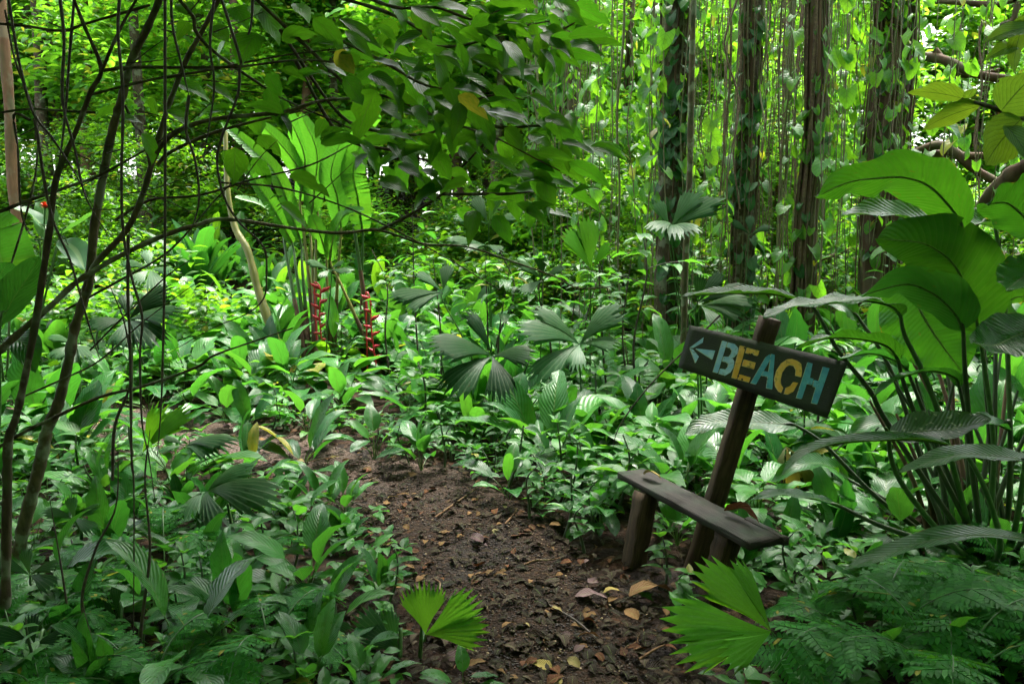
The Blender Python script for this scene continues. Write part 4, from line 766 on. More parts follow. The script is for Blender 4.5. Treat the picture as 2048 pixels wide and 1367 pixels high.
for o in list(COL.objects):
    lb = o.get('label', '')
    if o.parent: continue
    for key, nm in (('dark drooping fan', 'the dark drooping fan leaf'), ('pale grey green fan', 'the pale grey fan leaf'), ('pale fan leaf tilted', 'the tilted pale fan leaf'), ('tall pale fan', 'the tall pale fan leaf'), ('bright green pleated', 'the pleated upright fan leaf'), ('large grey green fan', 'the large grey fan leaf'), ('drooping dull green', 'the drooping dull fan leaf'), ('fresh green fan', 'the fresh fingered fan leaf'), ('flat fan leaf bent', 'the flat bent fan leaf'), ('dark green fan leaf low', 'the low dark fan leaf'), ('brightest lime', 'the lime fan leaf'),
        ('glossy green fan', 'the long lobed fan leaf'), ('old olive', 'the limp olive fan leaf'), ('tall clump of upright', 'the red claw flowers'), ('slender many', 'the lichened trunk'), ('pale banana', 'the banana plant'), ('pale long leaved plant with one', 'the orange red flower head'), ('pale fan leaf on the litter', 'the fan leaf on the rise'), ('dark fan leaf right of the vine', 'the dark distant fan leaf'), ('small fan leaf pointing', 'the small pointing fan leaf'), ('dark upright fan', 'the fan leaf above the sign')):
        if lb.startswith(key): LM.append((nm, o.location.x, o.location.y))
def where(x, y):
    global LASTLM
    if y > 12.5:
        nm, lx, ly = min(LM, key=lambda l: abs(l[1]/max(l[2], 3)-x/y)+(.2 if l[2] < 4 else 0)); d = y-ly
        LASTLM = nm; return ('just behind ' if d < 4 else 'behind ' if d < 10 else 'far behind ' if d < 18 else 'farthest behind ')+nm
    nm, lx, ly = min(LM, key=lambda l: (l[1]-x)**2+(l[2]-y)**2); dx, dy = x-lx*y/max(ly, 1), y-ly; d = math.hypot(x-lx, dy)
    rel = ('behind ' if dy > 0 else 'in front of ') if abs(dy) > abs(dx) else ('right of ' if dx > 0 else 'left of ')
    LASTLM = nm
    return ('close ' if d < .5 else ('' if d < 1.2 else 'well '))+rel+nm
# ------------------------------------------------------------------ forest behind
def crown_mesh(mat, n, rad, leaf, nclump=26, flat=.8, v=0):
    tmpl = leaf_geo('drip', .5, 4, 2, .6, 1.3, .3); ms = []
    cl = rng.normal(0, 1, (nclump, 3)); cl /= np.linalg.norm(cl, axis=1)[:, None]; cl *= (rng.uniform(.25, 1, nclump)**.6)[:, None]*rad*np.array([1, 1, flat])
    for i in range(n):
        c = cl[int(rng.integers(nclump))]; p = c+rng.normal(0, .26*rad*.55, 3); a = rng.uniform(0, 6.28); dr = rng.uniform(-.9, .25); l_ = leaf*rng.uniform(.6, 1.3)
        d = np.array([math.cos(a), math.sin(a), dr]); n_ = Vector((rng.normal(0, .45), rng.normal(0, .45), 1)); ms.append(frame(p, p+d/np.linalg.norm(d)*l_, n_))
    return join_geo('crown', tmpl, ms, M[mat])
CR = [crown_mesh('crown', 1500, 1.5, .2), crown_mesh('crown', 1500, 1.6, .17), crown_mesh('crown', 1300, 1.4, .24), crown_mesh('crown', 1600, 1.6, .14)]
CRD = [crown_mesh('crownd', 1500, 1.5, .18), crown_mesh('crownd', 1500, 1.5, .14), crown_mesh('crownd', 1300, 1.4, .22)]
TRK = [mesh_np('trunk', *tube([(0, 0, -.3), (rng.uniform(-.1, .1), 0, 2.5), (rng.uniform(-.25, .25), .1, 5.5), (rng.uniform(-.5, .5), 0, 9)], [.13, .1, .08, .05], 8, 6, .06), M[m_]) for m_ in ('bark', 'barkb', 'barkp', 'barkr')]
def forest_tree(x, y, hs, label, group, dark=False, tr=True, s0=1.0, name='forest_tree', spread=.9):
    z = H(x, y); root = empty(name, (x, y, z), label, 'tree' if name == 'forest_tree' else 'shrub', group)
    if tr: ob('trunk', TRK[int(rng.integers(4))], root, Matrix.Rotation(rng.uniform(0, 6.28), 4, 'Z')@Matrix.Diagonal((s0, s0, max(hs)/8.2, 1)))
    for h in hs:
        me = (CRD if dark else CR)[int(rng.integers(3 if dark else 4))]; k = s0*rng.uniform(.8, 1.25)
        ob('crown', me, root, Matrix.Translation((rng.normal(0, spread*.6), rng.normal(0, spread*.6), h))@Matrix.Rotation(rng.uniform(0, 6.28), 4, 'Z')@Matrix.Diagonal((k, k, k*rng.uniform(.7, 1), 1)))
    return root
def frust(x, y, m=1.15): return abs(x) < .643*m*y+.5
n = 0
while n < 120:         # the bright forest wall
    y = rng.uniform(15, 36); x = rng.uniform(-.8, .8)*y
    dk = rng.random() < .25
    hs = [rng.uniform(2.2, 3.6), rng.uniform(4, 6), rng.uniform(5.5, 8.5)]+([rng.uniform(8, 11), rng.uniform(9, 13)] if y > 22 else [])
    if x > 2 and y < 17: continue
    if 1800 < pj(Vector((x, y, 5)))[0] < 1975 and rng.random() < .85: continue
    zone = 'on the left rise' if x < -3 else ('behind the vine hung trunks' if x > 2 else 'behind the clearing')
    forest_tree(x, y, hs, ('dark ' if dk else 'bright ')+'leafy forest tree '+where(x, y), 'forest wall trees by '+LASTLM, dk, True, rng.uniform(1.0, 1.5)); n += 1
n = 0
while n < 95:         # shrubs at its foot
    ss = rng.uniform(.4, .75)
    y = rng.uniform(9.5, 24); x = rng.uniform(-.78, .78)*y
    if y < 13 and abs(x) < 2.4 and (y < 10.5 or rng.random() < .4): continue
    if x > 3 and rng.random() < .35: continue
    zone = 'on the left rise' if x < -2.5 else ('below the hanging roots' if x > 1.5 else 'behind the clearing')
    forest_tree(x, y, [rng.uniform(.3, 1.1)]+([rng.uniform(1.2, 2.2)] if rng.random() < .35 else []), ('small' if ss < .52 else 'bushy' if ss < .64 else 'large')+' leafy shrub '+where(x, y), 'low forest shrubs by '+LASTLM, rng.random() < .82, False, ss, 'forest_shrub', .3); n += 1
# unseen overhead canopy, added to darken the near ground; crowns hang above the frame
for x, y, cs in [(-6.5, 1.5, [(1.5, 2.5, 6.6, 1.5), (3.4, 3.6, 7, 1.45), (.5, 5.2, 7.4, 1.4), (5.2, 4.4, 7.4, 1.4), (2.6, 1.0, 6.2, 1.5), (7.0, 5.0, 7.8, 1.3), (4.5, 2.0, 6.8, 1.4), (2.2, 1.6, 4.7, 1.0), (3.6, 2.3, 5.0, 1.0), (5.2, 1.0, 4.8, 1.1), (3.4, .2, 4.6, 1.1), (1.2, 2.6, 4.9, 1.0), (4.8, 3.0, 5.3, .9), (5.0, -1.5, 4.6, 1.2), (2.5, -1.4, 4.6, 1.2)]), (5.5, 1.0, [(0, 3.0, 7, 1.4), (-1.8, 4.2, 7.2, 1.4), (1.5, 4.5, 7.5, 1.3), (-2.5, 1.5, 6.6, 1.5), (2.5, 6.2, 8, 1.4), (-2.6, 0, 5, 1.1), (-3.6, 1.6, 5.3, .9), (-2.2, 2.2, 5.6, .9), (-1.5, -1.5, 4.8, 1.2)]), (-3.5, -6, [(0, 0, 6, 1.8), (3, 1, 7, 1.7), (-3, 1, 6, 1.8), (1, 4, 6.5, 1.7), (5, 2, 6.5, 1.7)])]:
    rt = empty('added_shade_tree', (x, y, H(x, y)), 'unseen tall tree added to shade the near ground', 'tree', 'added shade trees'); ob('trunk', TRK[0], rt, Matrix.Diagonal((1.6, 1.6, .9, 1)))
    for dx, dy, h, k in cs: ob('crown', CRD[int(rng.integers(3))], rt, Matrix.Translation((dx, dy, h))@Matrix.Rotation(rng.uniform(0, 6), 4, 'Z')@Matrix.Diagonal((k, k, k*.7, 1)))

# the forest goes on beside and behind the viewer
for k in range(64):
    a = R(205)+R(290)*(k/64)+rng.normal(0, .04) if k % 2 else rng.uniform(R(150), R(390)); r = rng.uniform(7.5, 13); x, y = r*math.cos(a)*1.15, 1+r*math.sin(a)
    if frust(x, y, 1.25) and y > 0: continue
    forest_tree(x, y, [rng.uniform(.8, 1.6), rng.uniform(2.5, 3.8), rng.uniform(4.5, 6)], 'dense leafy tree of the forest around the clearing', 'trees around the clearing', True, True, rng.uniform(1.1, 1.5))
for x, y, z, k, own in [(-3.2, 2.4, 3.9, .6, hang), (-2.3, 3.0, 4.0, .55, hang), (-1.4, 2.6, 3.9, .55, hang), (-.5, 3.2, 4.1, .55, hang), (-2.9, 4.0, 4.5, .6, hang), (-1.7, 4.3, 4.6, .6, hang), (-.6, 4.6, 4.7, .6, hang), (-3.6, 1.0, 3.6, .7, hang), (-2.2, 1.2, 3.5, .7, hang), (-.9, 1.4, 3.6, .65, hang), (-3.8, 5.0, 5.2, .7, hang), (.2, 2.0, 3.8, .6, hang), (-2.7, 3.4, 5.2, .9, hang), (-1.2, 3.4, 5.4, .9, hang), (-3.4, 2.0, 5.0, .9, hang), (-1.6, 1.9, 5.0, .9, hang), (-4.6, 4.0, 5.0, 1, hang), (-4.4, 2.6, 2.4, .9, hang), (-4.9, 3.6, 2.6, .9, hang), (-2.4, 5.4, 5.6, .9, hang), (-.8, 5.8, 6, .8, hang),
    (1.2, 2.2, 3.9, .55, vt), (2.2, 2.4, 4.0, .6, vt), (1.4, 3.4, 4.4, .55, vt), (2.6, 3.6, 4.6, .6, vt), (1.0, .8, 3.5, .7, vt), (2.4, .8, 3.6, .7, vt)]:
    ob('crown', CRD[int(rng.integers(3))], own, Matrix.Translation(Vector((x, y, z))-Vector(own.location))@Matrix.Rotation(rng.uniform(0, 6), 4, 'Z')@Matrix.Diagonal((k, k, k*.55, 1)))  # unseen extra crowns on both trees, added to shade the foreground
# vine hung trunks
HEART = [mesh_np('leaf', *leaf_geo('heart', .95, 6, 4, a, 1.2, f, .03, 2, tw), M['vine']) for a, f, tw in [(.6, .25, 0), (.9, .35, .2), (.4, .2, -.3), (1.1, .3, .1)]]
def column_mesh(h, n, r):
    tm = leaf_geo('heart', .9, 4, 2, .7, 1.2, .3); ms = []
    for _ in range(n):
        z = rng.uniform(0, h); rr = r*(.4+.6*abs(math.sin(z*2.1+n)))*rng.random()**.5; a = rng.uniform(0, 6.28); p = np.array([rr*math.cos(a), rr*math.sin(a), z]); b = rng.uniform(3.0, 6.4); o_ = np.array([math.cos(b), math.sin(b), 0]); d = np.array([rng.normal(0, .4), 0, -1])+o_*rng.uniform(0, .9); ms.append(frame(p, p+d/np.linalg.norm(d)*rng.uniform(.06, .17), tuple(o_+np.array([0, 0, .5]))))
    return join_geo('foliage', tm, ms, M['vine'])
COLM = [column_mesh(3.2, 150, .3), column_mesh(2.6, 130, .38), column_mesh(4, 170, .24)]
HEARTD = []
for h_ in HEART: q_ = h_.copy(); q_.materials[0] = M['dark']; HEARTD.append(q_)
def trunk_tree(name, px, Y, r0, top=9.0, mat='bark', label='', lean=0, strands=0, climb=0, dark=False, by=None):
    b = at(px, 500, Y); x = b.x; z = H(x, Y); root = empty(name, (x, Y, z), label, 'tree')
    n = 9; P = [(lean*i/n+rng.normal(0, r0*.18), rng.normal(0, r0*.15), -.2+i*(top/n)) for i in range(n+1)]; P0 = np.array(P)
    ob('trunk', mesh_np('trunk', *tube(P, [r0*1.25, r0, r0*.95, r0*.85], 10, 4, .09), M[mat]), root)
    for k in range(strands):
        a = rng.uniform(0, 6.28); rr = r0*rng.uniform(1.0, 1.35); P = [(P0[i][0]+rr*math.cos(a+.1*i+rng.normal(0, .25)), P0[i][1]+rr*math.sin(a+.1*i), P0[i][2]) for i in range(0, n+1)]
        ob('clinging_root', mesh_np('clinging_root', *tube(P, rng.uniform(.007, .022), 5, 3, .12), M['root' if k % 2 else 'barkr']), root)
    if climb:
        cv = empty('climbing_vine', (x, Y, z), 'heart leaved vine climbing the '+label.split(' with ')[0], 'vine')
        for s_ in range(3):
            a0 = rng.uniform(3.6, 5.8); P = [(P0[i][0]+r0*1.12*math.cos(a0+rng.normal(0, .3)), P0[i][1]+r0*1.12*math.sin(a0), P0[i][2]) for i in range(n+1)]
            ob('stem', mesh_np('stem', *tube(P, .007, 4, 3), M['vstem']), cv)
        for _ in range(climb):
            i = rng.uniform(.4, n*.78); k = int(i); c = P0[k]+(P0[k+1]-P0[k])*(i-k); a = rng.uniform(3.3, 6.1); q = Vector((c[0]+r0*1.15*math.cos(a), c[1]+r0*1.15*math.sin(a), c[2])); l_ = rng.uniform(.07, .17)
            o_ = Vector((math.cos(a), math.sin(a), 0)); d = Vector((rng.normal(0, .35), 0, -1))+o_*rng.uniform(.1, .7); ob('leaf', (HEARTD if dark or rng.random() < .3 else HEART)[int(rng.integers(4))], cv, frame(q+o_*.03, q+o_*.03+d.normalized()*l_, o_+Vector((0, 0, .5))))
        for k in range(3): ob('foliage', COLM[k], cv, Matrix.Translation((P0[3*k][0], P0[3*k][1]-.03, .2+k*2.1))@Matrix.Rotation(rng.uniform(0, 6), 4, 'Z')@Matrix.Diagonal((r0*1.5/.3, r0*1.5/.3, .8, 1)))
    return root
trunk_tree('vine_tree', 1345, 9.2, .15, 8, 'bark', 'leaf covered dark trunk with roots behind the thin pale trunk', -.1, 5, 150, True)
trunk_tree('pale_sapling', 1372, 7.6, .028, 7, 'barkp', 'thin pale mottled trunk just before the leaf covered trunk', .02, 0, 0)
trunk_tree('vine_tree', 1480, 9.6, .12, 9, 'bark', 'dark trunk with scattered heart leaves in the vine curtain centre', .1, 5, 130, True)
trunk_tree('vine_tree', 1612, 9.4, .1, 9, 'barkr', 'reddish trunk with bundled roots above the beach sign', .05, 12, 60)
trunk_tree('vine_tree', 1135, 14, .16, 9, 'bark', 'brown trunk with few vines left of the vine curtain', -.1, 8, 70)
trunk_tree('vine_tree', 1245, 15, .06, 9, 'bark', 'slim dark trunk with roots at the left of the vine curtain', .1, 8, 14)
trunk_tree('vine_tree', 1560, 14, .05, 9, 'barkr', 'slim trunk with roots half hidden behind the vine curtain', 0, 8, 14)
big = trunk_tree('fig_tree', 1775, 11, .24, 9.5, 'barkr', 'massive fig trunk with clinging roots at upper right', -.25, 22, 90)
for lst, r in [([(1790,330,12.5),(1880,290,11.8),(1960,345,11.5),(2100,420,11)], [.09,.075,.06]), ([(1780,120,12.5),(1870,115,12),(1960,150,11.5),(2080,165,11)], [.09,.08,.06]), ([(1860,0,12),(1930,6,11.6),(1990,10,11.4),(2030,0,11)], [.05,.05,.04]), ([(2035,10,11),(2025,40,11),(2000,50,11)], [.05,.03]), ([(1860,306,12),(1950,312,11.5),(2060,305,11)], [.07,.05]),
    ([(1680,230,12.5),(1720,180,12.3),(1760,150,12.4)], [.03,.05]), ([(1870,100,12),(1920,150,11.8),(2000,140,11.5)], [.05, .04, .03]), ([(1850,640,11.5),(1900,520,11),(1975,400,10.5),(2030,345,10.3),(2110,300,10),(2230,180,10),(2300,-100,10.2)], [.1,.11,.12,.12,.1]), ([(1790,480,12),(1700,500,11.8),(1640,520,11.6)], [.05,.04,.03])]: limb(big, lst, r, 'barkr', 'branch', 8)
for _ in range(16):
    q = Vector((rng.uniform(-1.2, 2.4), rng.uniform(-1, 1), rng.uniform(3.2, 7.6))); ob('crown', CR[int(rng.integers(4))], big, Matrix.Translation(q)@Matrix.Rotation(rng.uniform(0, 6), 4, 'Z')@Matrix.Scale(.42, 4)) if _ % 2 else None
LM += [('the smooth reddish trunk', at(38, 500, 12).x, 12), ('the leaf covered trunk', at(1345, 500, 9.2).x, 9.2), ('the massive fig trunk', at(1775, 500, 11).x, 11), ('the reddish root bundled trunk', at(1612, 500, 9.4).x, 9.4), ('the brown trunk beside the curtain', at(1135, 500, 14).x, 14), ('the dark central trunk', at(1480, 500, 9.6).x, 9.6)]
trunk_tree('slim_tree', 38, 12, .075, 9, 'barkb', 'smooth reddish brown trunk at the upper left edge', .05)
trunk_tree('slim_tree', 105, 17, .12, 9, 'bark', 'dark trunk deep in the forest at left', .1)
o = tag(ob('leaning_stem', mesh_np('leaning_stem', *tube([tuple(p-at(560, 700, 8.3)) for p in pts([(560,700,8.3),(540,650,8.3),(515,575,8.4),(495,500,8.5),(470,455,8.6),(455,380,8.7),(450,250,8.9)], 8)], [.05,.045,.035,.025], 8, 6, .1), M['stalky'])), 'pale yellowish curved bare stem left of the red flowers', 'stem'); o.location = at(560, 700, 8.3)
# aerial roots
RTM = [mesh_np('aerial_root', *tube([(rng.normal(0, .02)*i**.6, rng.normal(0, .02), -i) for i in range(0, 11)], [.8*.011, .011, .008, .006], 5, 3, .1), M['root' if k % 3 else 'vstem']) for k in range(14)]
n = 0
while n < 175:
    px = rng.choice([rng.normal(1600, 110), rng.uniform(1060, 1800), rng.normal(1440, 60), rng.uniform(1780, 2030)], p=[.4, .4, .12, .08]); Y = rng.uniform(8, 13.5)
    if px > 2040: continue
    x = at(px, 300, Y).x; top = rng.uniform(6.5, 8.2); low = rng.choice([rng.uniform(-.05, .4), rng.uniform(.5, 3.2)], p=[.55, .45])
    thick = rng.choice([.45, .7, 1.4], p=[.6, .3, .1])
    z = H(x, Y); o = ob('aerial_root', RTM[n % 14], None, Matrix.Translation((x, Y, z+top))@Matrix.Rotation(rng.uniform(0, 6), 4, 'Z')@Matrix.Diagonal((thick, thick, (top-low)/10, 1)))
    o.location = (x, Y, z+top); tag(o, ('hair thin' if thick < .6 else 'thin' if thick < 1 else 'thick')+' root '+('touching ground ' if low < .45 else 'ending in air ')+where(x, Y), 'aerial root', 'aerial roots by '+LASTLM); n += 1
for n in range(54):
    px = rng.choice([rng.uniform(1050, 1750), rng.uniform(1150, 1680), rng.uniform(1750, 2040)], p=[.3, .55, .15]); Y = rng.uniform(7.6, 12.5); x = at(px, 300, Y).x; top = rng.uniform(6, 7.8); low = rng.uniform(.0, 2.6); z = H(x, Y)
    rt = empty('hanging_vine', (x, Y, z+low), 'heart leaved vine '+('reaching low ' if low < 1 else 'ending high ')+where(x, Y), 'vine', 'leafy vines by '+LASTLM); P = [(rng.normal(0, .04), rng.normal(0, .04), (top-low)*i/6) for i in range(7)]
    ob('stem', mesh_np('stem', *tube(P, .0055, 4, 4), M['vstem']), rt); C = catmull(np.array(P), 6); m_ = int(rng.integers(7, 16))
    for k in range(m_):
        zf = rng.uniform(0, min(1, (5.2-low)/(top-low))); c = Vector(C[int(zf*(len(C)-1))]); a = rng.uniform(3.2, 6.2); l_ = rng.uniform(.08, .19); o_ = Vector((math.cos(a), math.sin(a), 0)); d = Vector((rng.normal(0, .4), 0, -1))+o_*rng.uniform(0, .8)
        ob('leaf', HEART[k % 4], rt, frame(c+o_*.02, c+o_*.02+d.normalized()*l_, o_+Vector((0, 0, .5))))
for k in range(26):
    y = rng.uniform(12.8, 17); x = at(rng.uniform(1050, 1990), 300, y).x
    if 1840 < pj(Vector((x, y, 5)))[0] < 1950: continue
    hs = [rng.uniform(1.0, 2), rng.uniform(2.6, 4), rng.uniform(4.4, 6)][:int(rng.integers(1, 4))]; forest_tree(x, y, hs, 'bright leafy sapling '+where(x, y), 'bright saplings by '+LASTLM, rng.random() < .3, True, rng.uniform(.5, .75))
VST = mesh_np('stem', *tube([(0, 0, 0), (.03, 0, 2.5), (-.02, .02, 5), (0, 0, 8)], .009, 4, 4), M['vstem'])
for n in range(22):
    px = rng.choice([rng.normal(1345, 25), rng.normal(1480, 30), rng.normal(1612, 30), rng.normal(1130, 40), rng.normal(1775, 60), rng.uniform(1060, 2040)], p=[.2, .15, .12, .13, .2, .2]); Y = rng.uniform(9.5, 14); x = at(px, 300, Y).x; z = H(x, Y)
    rt = empty('leafy_vine', (x, Y, z), 'thick leafy creeper draping '+where(x, Y), 'vine', 'thick creepers by '+LASTLM); ob('stem', VST, rt)
    ob('foliage', COLM[n % 3], rt, Matrix.Translation((0, 0, rng.uniform(.3, 3)))@Matrix.Rotation(rng.uniform(-.6, .6), 4, 'Z'))
# bird's-nest fern, dark
def nest(loc, label, nl=16, Lf=.9, mat='dark'):
    rt = empty('nest_fern', loc, label, 'fern'); me = [mesh_np('frond', *leaf_geo('strap', .2, 12, 4, a, 1.5, .3, .02, 3), M[mat]) for a in (.5, .9, 1.2)]
    for i in range(nl):
        a = 6.28*i/nl+rng.uniform(-.2, .2); l_ = Lf*rng.uniform(.75, 1.1); e = rng.uniform(.75, 1.35); d = Vector((math.cos(a)*math.cos(e), math.sin(a)*math.cos(e), math.sin(e)))
        ob('frond', me[i % 3], rt, frame((0, 0, 0), d*l_, Vector((-math.cos(a), -math.sin(a), .6))))
g = ground(400, 610); nest(g, 'dark strap leaved nest fern behind the grey fan leaf', 20, 1.35)
g = ground(250, 560); nest(g+Vector((0, .5, 0)), 'smaller strap leaved plant left of the dark nest fern', 14, .8, 'broad')
g = ground(830, 690); nest(g, 'bright narrow strap leaf plant right of the red flowers', 7, .8, 'banana')

# ------------------------------------------------------------------ ground cover, plant by plant
def petiole_leaf(kind, W, pl, bl, out, tilt, mat, arch=.8, nl=8):
    """leaf with its own stalk, rooted at the origin and reaching along +Y"""
    mb = MB(); e = np.array([0, out, pl]); P = [(0, 0, -.02), (0, out*.35, pl*.6), tuple(e)]
    V, Q, UV = tube(P, [.004, .003, .002], 4, 3); UV[:] = (.5, .02); mb.add(V, Q, UV)
    V, Q, UV = leaf_geo(kind, W, nl, 4, arch*rng.uniform(.6, 1.4), 1.3, rng.uniform(.1, .4), rng.uniform(.02, .06), rng.uniform(1.5, 3), rng.uniform(-.4, .4), .06, .4); d = Vector((rng.uniform(-.2, .2), math.cos(tilt), math.sin(tilt)))*bl; m = np.array(frame(e, Vector(e)+d, (rng.uniform(-.25, .25), -math.sin(tilt), math.cos(tilt)))); mb.add(V@m[:3, :3].T+m[:3, 3], Q, UV)
    return mb.mesh('leaf', M[mat])
BRO = [petiole_leaf(*q) for q in [('lance', .46, .1, .24, .09, .1, 'broad'), ('lance', .4, .15, .28, .1, .35, 'broad'), ('ovate', .5, .2, .25, .07, .75, 'broad'), ('lance', .42, .08, .22, .12, -.15, 'broad'), ('ovate', .46, .13, .27, .12, -.05, 'broad'), ('lance', .34, .2, .3, .05, 1.0, 'broad'), ('lance', .5, .1, .3, .14, .2, 'herb'), ('ovate', .44, .16, .22, .08, .5, 'herb'), ('lance', .38, .06, .19, .08, .0, 'vine'), ('paddle', .4, .14, .3, .06, .6, 'broad'), ('lance', .44, .18, .26, .1, -.3, 'dark'), ('ovate', .48, .12, .24, .12, .1, 'broad')]]
DRK = [petiole_leaf('lance', .36, *q, 'dark', .9, 10) for q in [(.07, .3, .06, .6), (.1, .34, .05, .95), (.05, .28, .08, .25), (.09, .36, .03, 1.2), (.06, .32, .09, .1)]]
GIN = [petiole_leaf('ovate', .58, *q, 'herb') for q in [(.14, .17, .1, .05), (.2, .19, .08, .3), (.1, .16, .12, -.2), (.22, .2, .05, .1), (.16, .15, .07, -.4)]]
HSM = [mesh_np('leaf', *leaf_geo('drip', .48, 7, 4, a, 1.3, .3, .03, 2, tw), M['herb']) for a, tw in [(.6, .1), (.9, -.2), (1.1, .25), (.4, 0)]]
HDK = [mesh_np('leaf', *leaf_geo('lance', .42, 6, 4, a, 1.3, .3, .03, 2, tw), M['broad']) for a, tw in [(.6, .1), (.9, -.2), (1.1, .25), (.4, 0)]]
STM = [mesh_np('stem', *tube([(0, 0, -.03), (.02*k, .01, .35), (.03*k-.02, 0, .75), (0, .02*k, 1)], [.011, .006, .004], 5, 3), M['stalkd']) for k in (-1, 1, 2)]
BENCHL = (np.array([.52, 4.05]), np.array([1.02, 3.0]))
def segd(p, a, b):
    t = np.clip(np.dot(p-a, b-a)/np.dot(b-a, b-a), 0, 1); return np.linalg.norm(p-(a+(b-a)*t))
def zone(x, y):
    px, py = pj(Vector((x, y, 0)))
    if x > 1.15 and y < 5: return 'beneath the giant paddle leaves'
    if px > 1180: return 'in the thicket behind the bench' if y < 8 else 'at the foot of the vine curtain'
    if y < 4.6 and px < 760: return 'in the shaded ground left of the near path'
    if px < 430: return 'between the stems of the slender tree'
    if px < 800: return 'around the red flowered clump' if y > 6 else 'along the far bend of the path'
    return 'under the drooping fan leaves' if y > 5.6 else 'on the far bank of the path'
SPEC = {'broad_leaf_plant': ('broad leaved plant ', 'plant'), 'glossy_leaf_plant': ('dark glossy ribbed leaf plant ', 'plant'), 'round_leaf_plant': ('round leaved pale green plant ', 'plant'), 'seedling': ('whorled upright seedling ', 'seedling'), 'leafy_herb': ('bushy narrow leaved herb ', 'herb')}
def put(kind, x, y, sc):
    z = zone(x, y); lb, cat = SPEC[kind]; rt = empty(kind, (x, y, H(x, y)), ('small ' if sc < .8 else 'tall ' if sc > 1.35 else '')+lb+where(x, y), cat, kind.replace('_', ' ')+'s by '+LASTLM, 0, sc)
    if kind in ('seedling', 'leafy_herb'):
        h = rng.uniform(.2, .42) if kind == 'seedling' else rng.uniform(.14, .3); lm = HSM if kind == 'seedling' else HDK; lean = rng.normal(0, .06, 2)
        ob('stem', STM[int(rng.integers(3))], rt, Matrix(((1, 0, lean[0], 0), (0, 1, lean[1], 0), (0, 0, h, 0), (0, 0, 0, 1)))); nn = 4; a = rng.uniform(0, 6)
        for k in range(nn):
            hk = h*(.4+.6*k/(nn-1)); m_ = 3 if k < nn-1 else 4
            for j in range(m_):
                a2 = a+6.28*j/m_+k*1.1+rng.normal(0, .25); l_ = (.13 if kind == 'seedling' else .1)*rng.uniform(.7, 1.2)*(1.1-.1*k); e = rng.uniform(-.35, .35)+(.35 if k == nn-1 else 0); b = Vector((lean[0]*hk/h, lean[1]*hk/h, hk))
                ob('leaf', lm[int(rng.integers(4))], rt, frame(b, b+Vector((math.cos(a2)*math.cos(e), math.sin(a2)*math.cos(e), math.sin(e)))*l_, (rng.normal(0, .2), rng.normal(0, .2), 1)))
    else:
        lm = {'broad_leaf_plant': BRO, 'glossy_leaf_plant': DRK, 'round_leaf_plant': GIN}[kind]; m_ = int(rng.integers(6, 10)); a = rng.uniform(0, 6)
        for j in range(m_):
            k = rng.uniform(.75, 1.2); ob('leaf', lm[int(rng.integers(len(lm)))], rt, Matrix.Rotation(a+6.28*j/m_+rng.normal(0, .3), 4, 'Z')@Matrix.Rotation(rng.normal(0, .15), 4, 'X')@Matrix.Scale(k, 4))
    return rt
SIGHT = [(414,990,4.1,95),(285,900,4.9,70),(369,894,4.8,75),(232,1200,3.0,85),(440,1285,2.8,60),(60,1145,3.1,60),(150,1030,3.5,55),(870,1215,2.7,125),(780,1250,2.8,70),(1450,1220,2.6,120),(560,1200,3.2,60),(650,1225,3.05,60),(985,712,5.4,115),(1159,689,6.0,90),(256,641,5.4,110),(640,650,HY,45),(744,650,HY,45),(1572,930,4.9,50),(640,720,HY,50),(740,730,HY,50),(275,1268,2.8,60),(1430,1040,3.4,130),(1500,740,3.4,150),(1380,1130,3.5,70)]
def blocks(x, y, top):
    for h in (.1, top*.6, top):
        a, b = pj(Vector((x, y, H(x, y)+h)))
        if any(y < Y-.05 and math.hypot(a-px, b-py) < r for px, py, Y, r in SIGHT): return True
    return False
CNT = {k: 0 for k in SPEC}; LIM = {'broad_leaf_plant': 262, 'glossy_leaf_plant': 130, 'round_leaf_plant': 190, 'seedling': 190, 'leafy_herb': 210}; placed = []; tries = 0
while sum(CNT.values()) < sum(LIM.values()) and tries < 60000:
    tries += 1; y = 2.5+7.5*rng.random()**.85; x = rng.uniform(-.76, .76)*y
    pd = pathdist(x, y)
    if pd < (.3 if x > .1 else .32) or segd(np.array([x, y]), *BENCHL) < .2: continue
    if .35 < x < 1.05 and 2.4 < y < 3.4: continue
    left = y < 4.7 and x < -.1; near = y < 4.0
    if near and abs(x) < .5: continue
    kind = list(SPEC)[int(rng.choice(5, p=[.3, .13, .18, .19, .2]))]
    if pd < .85 and y < 6.5 and kind not in ('leafy_herb', 'seedling') and rng.random() < .75: continue
    if left and kind == 'round_leaf_plant' and rng.random() < .7: continue
    if left and pd < .8 and rng.random() < .6: continue
    if CNT[kind] >= LIM[kind]: continue
    sc = rng.uniform(.75, 1.25)*(.85 if left else 1)*(.7 if pd < .8 else 1)*(.65 if near and not left else 1)*(1.25 if y > 4.7 else 1)*(1.15 if y > 6.5 else 1)
    mind = .13 if kind in ('leafy_herb', 'seedling') else .2
    if any((x-a)**2+(y-b)**2 < (mind*(1.15 if left else 1))**2 for a, b in placed): continue
    if blocks(x, y, .32*sc): continue
    placed.append((x, y)); CNT[kind] += 1; put(kind, x, y, sc)
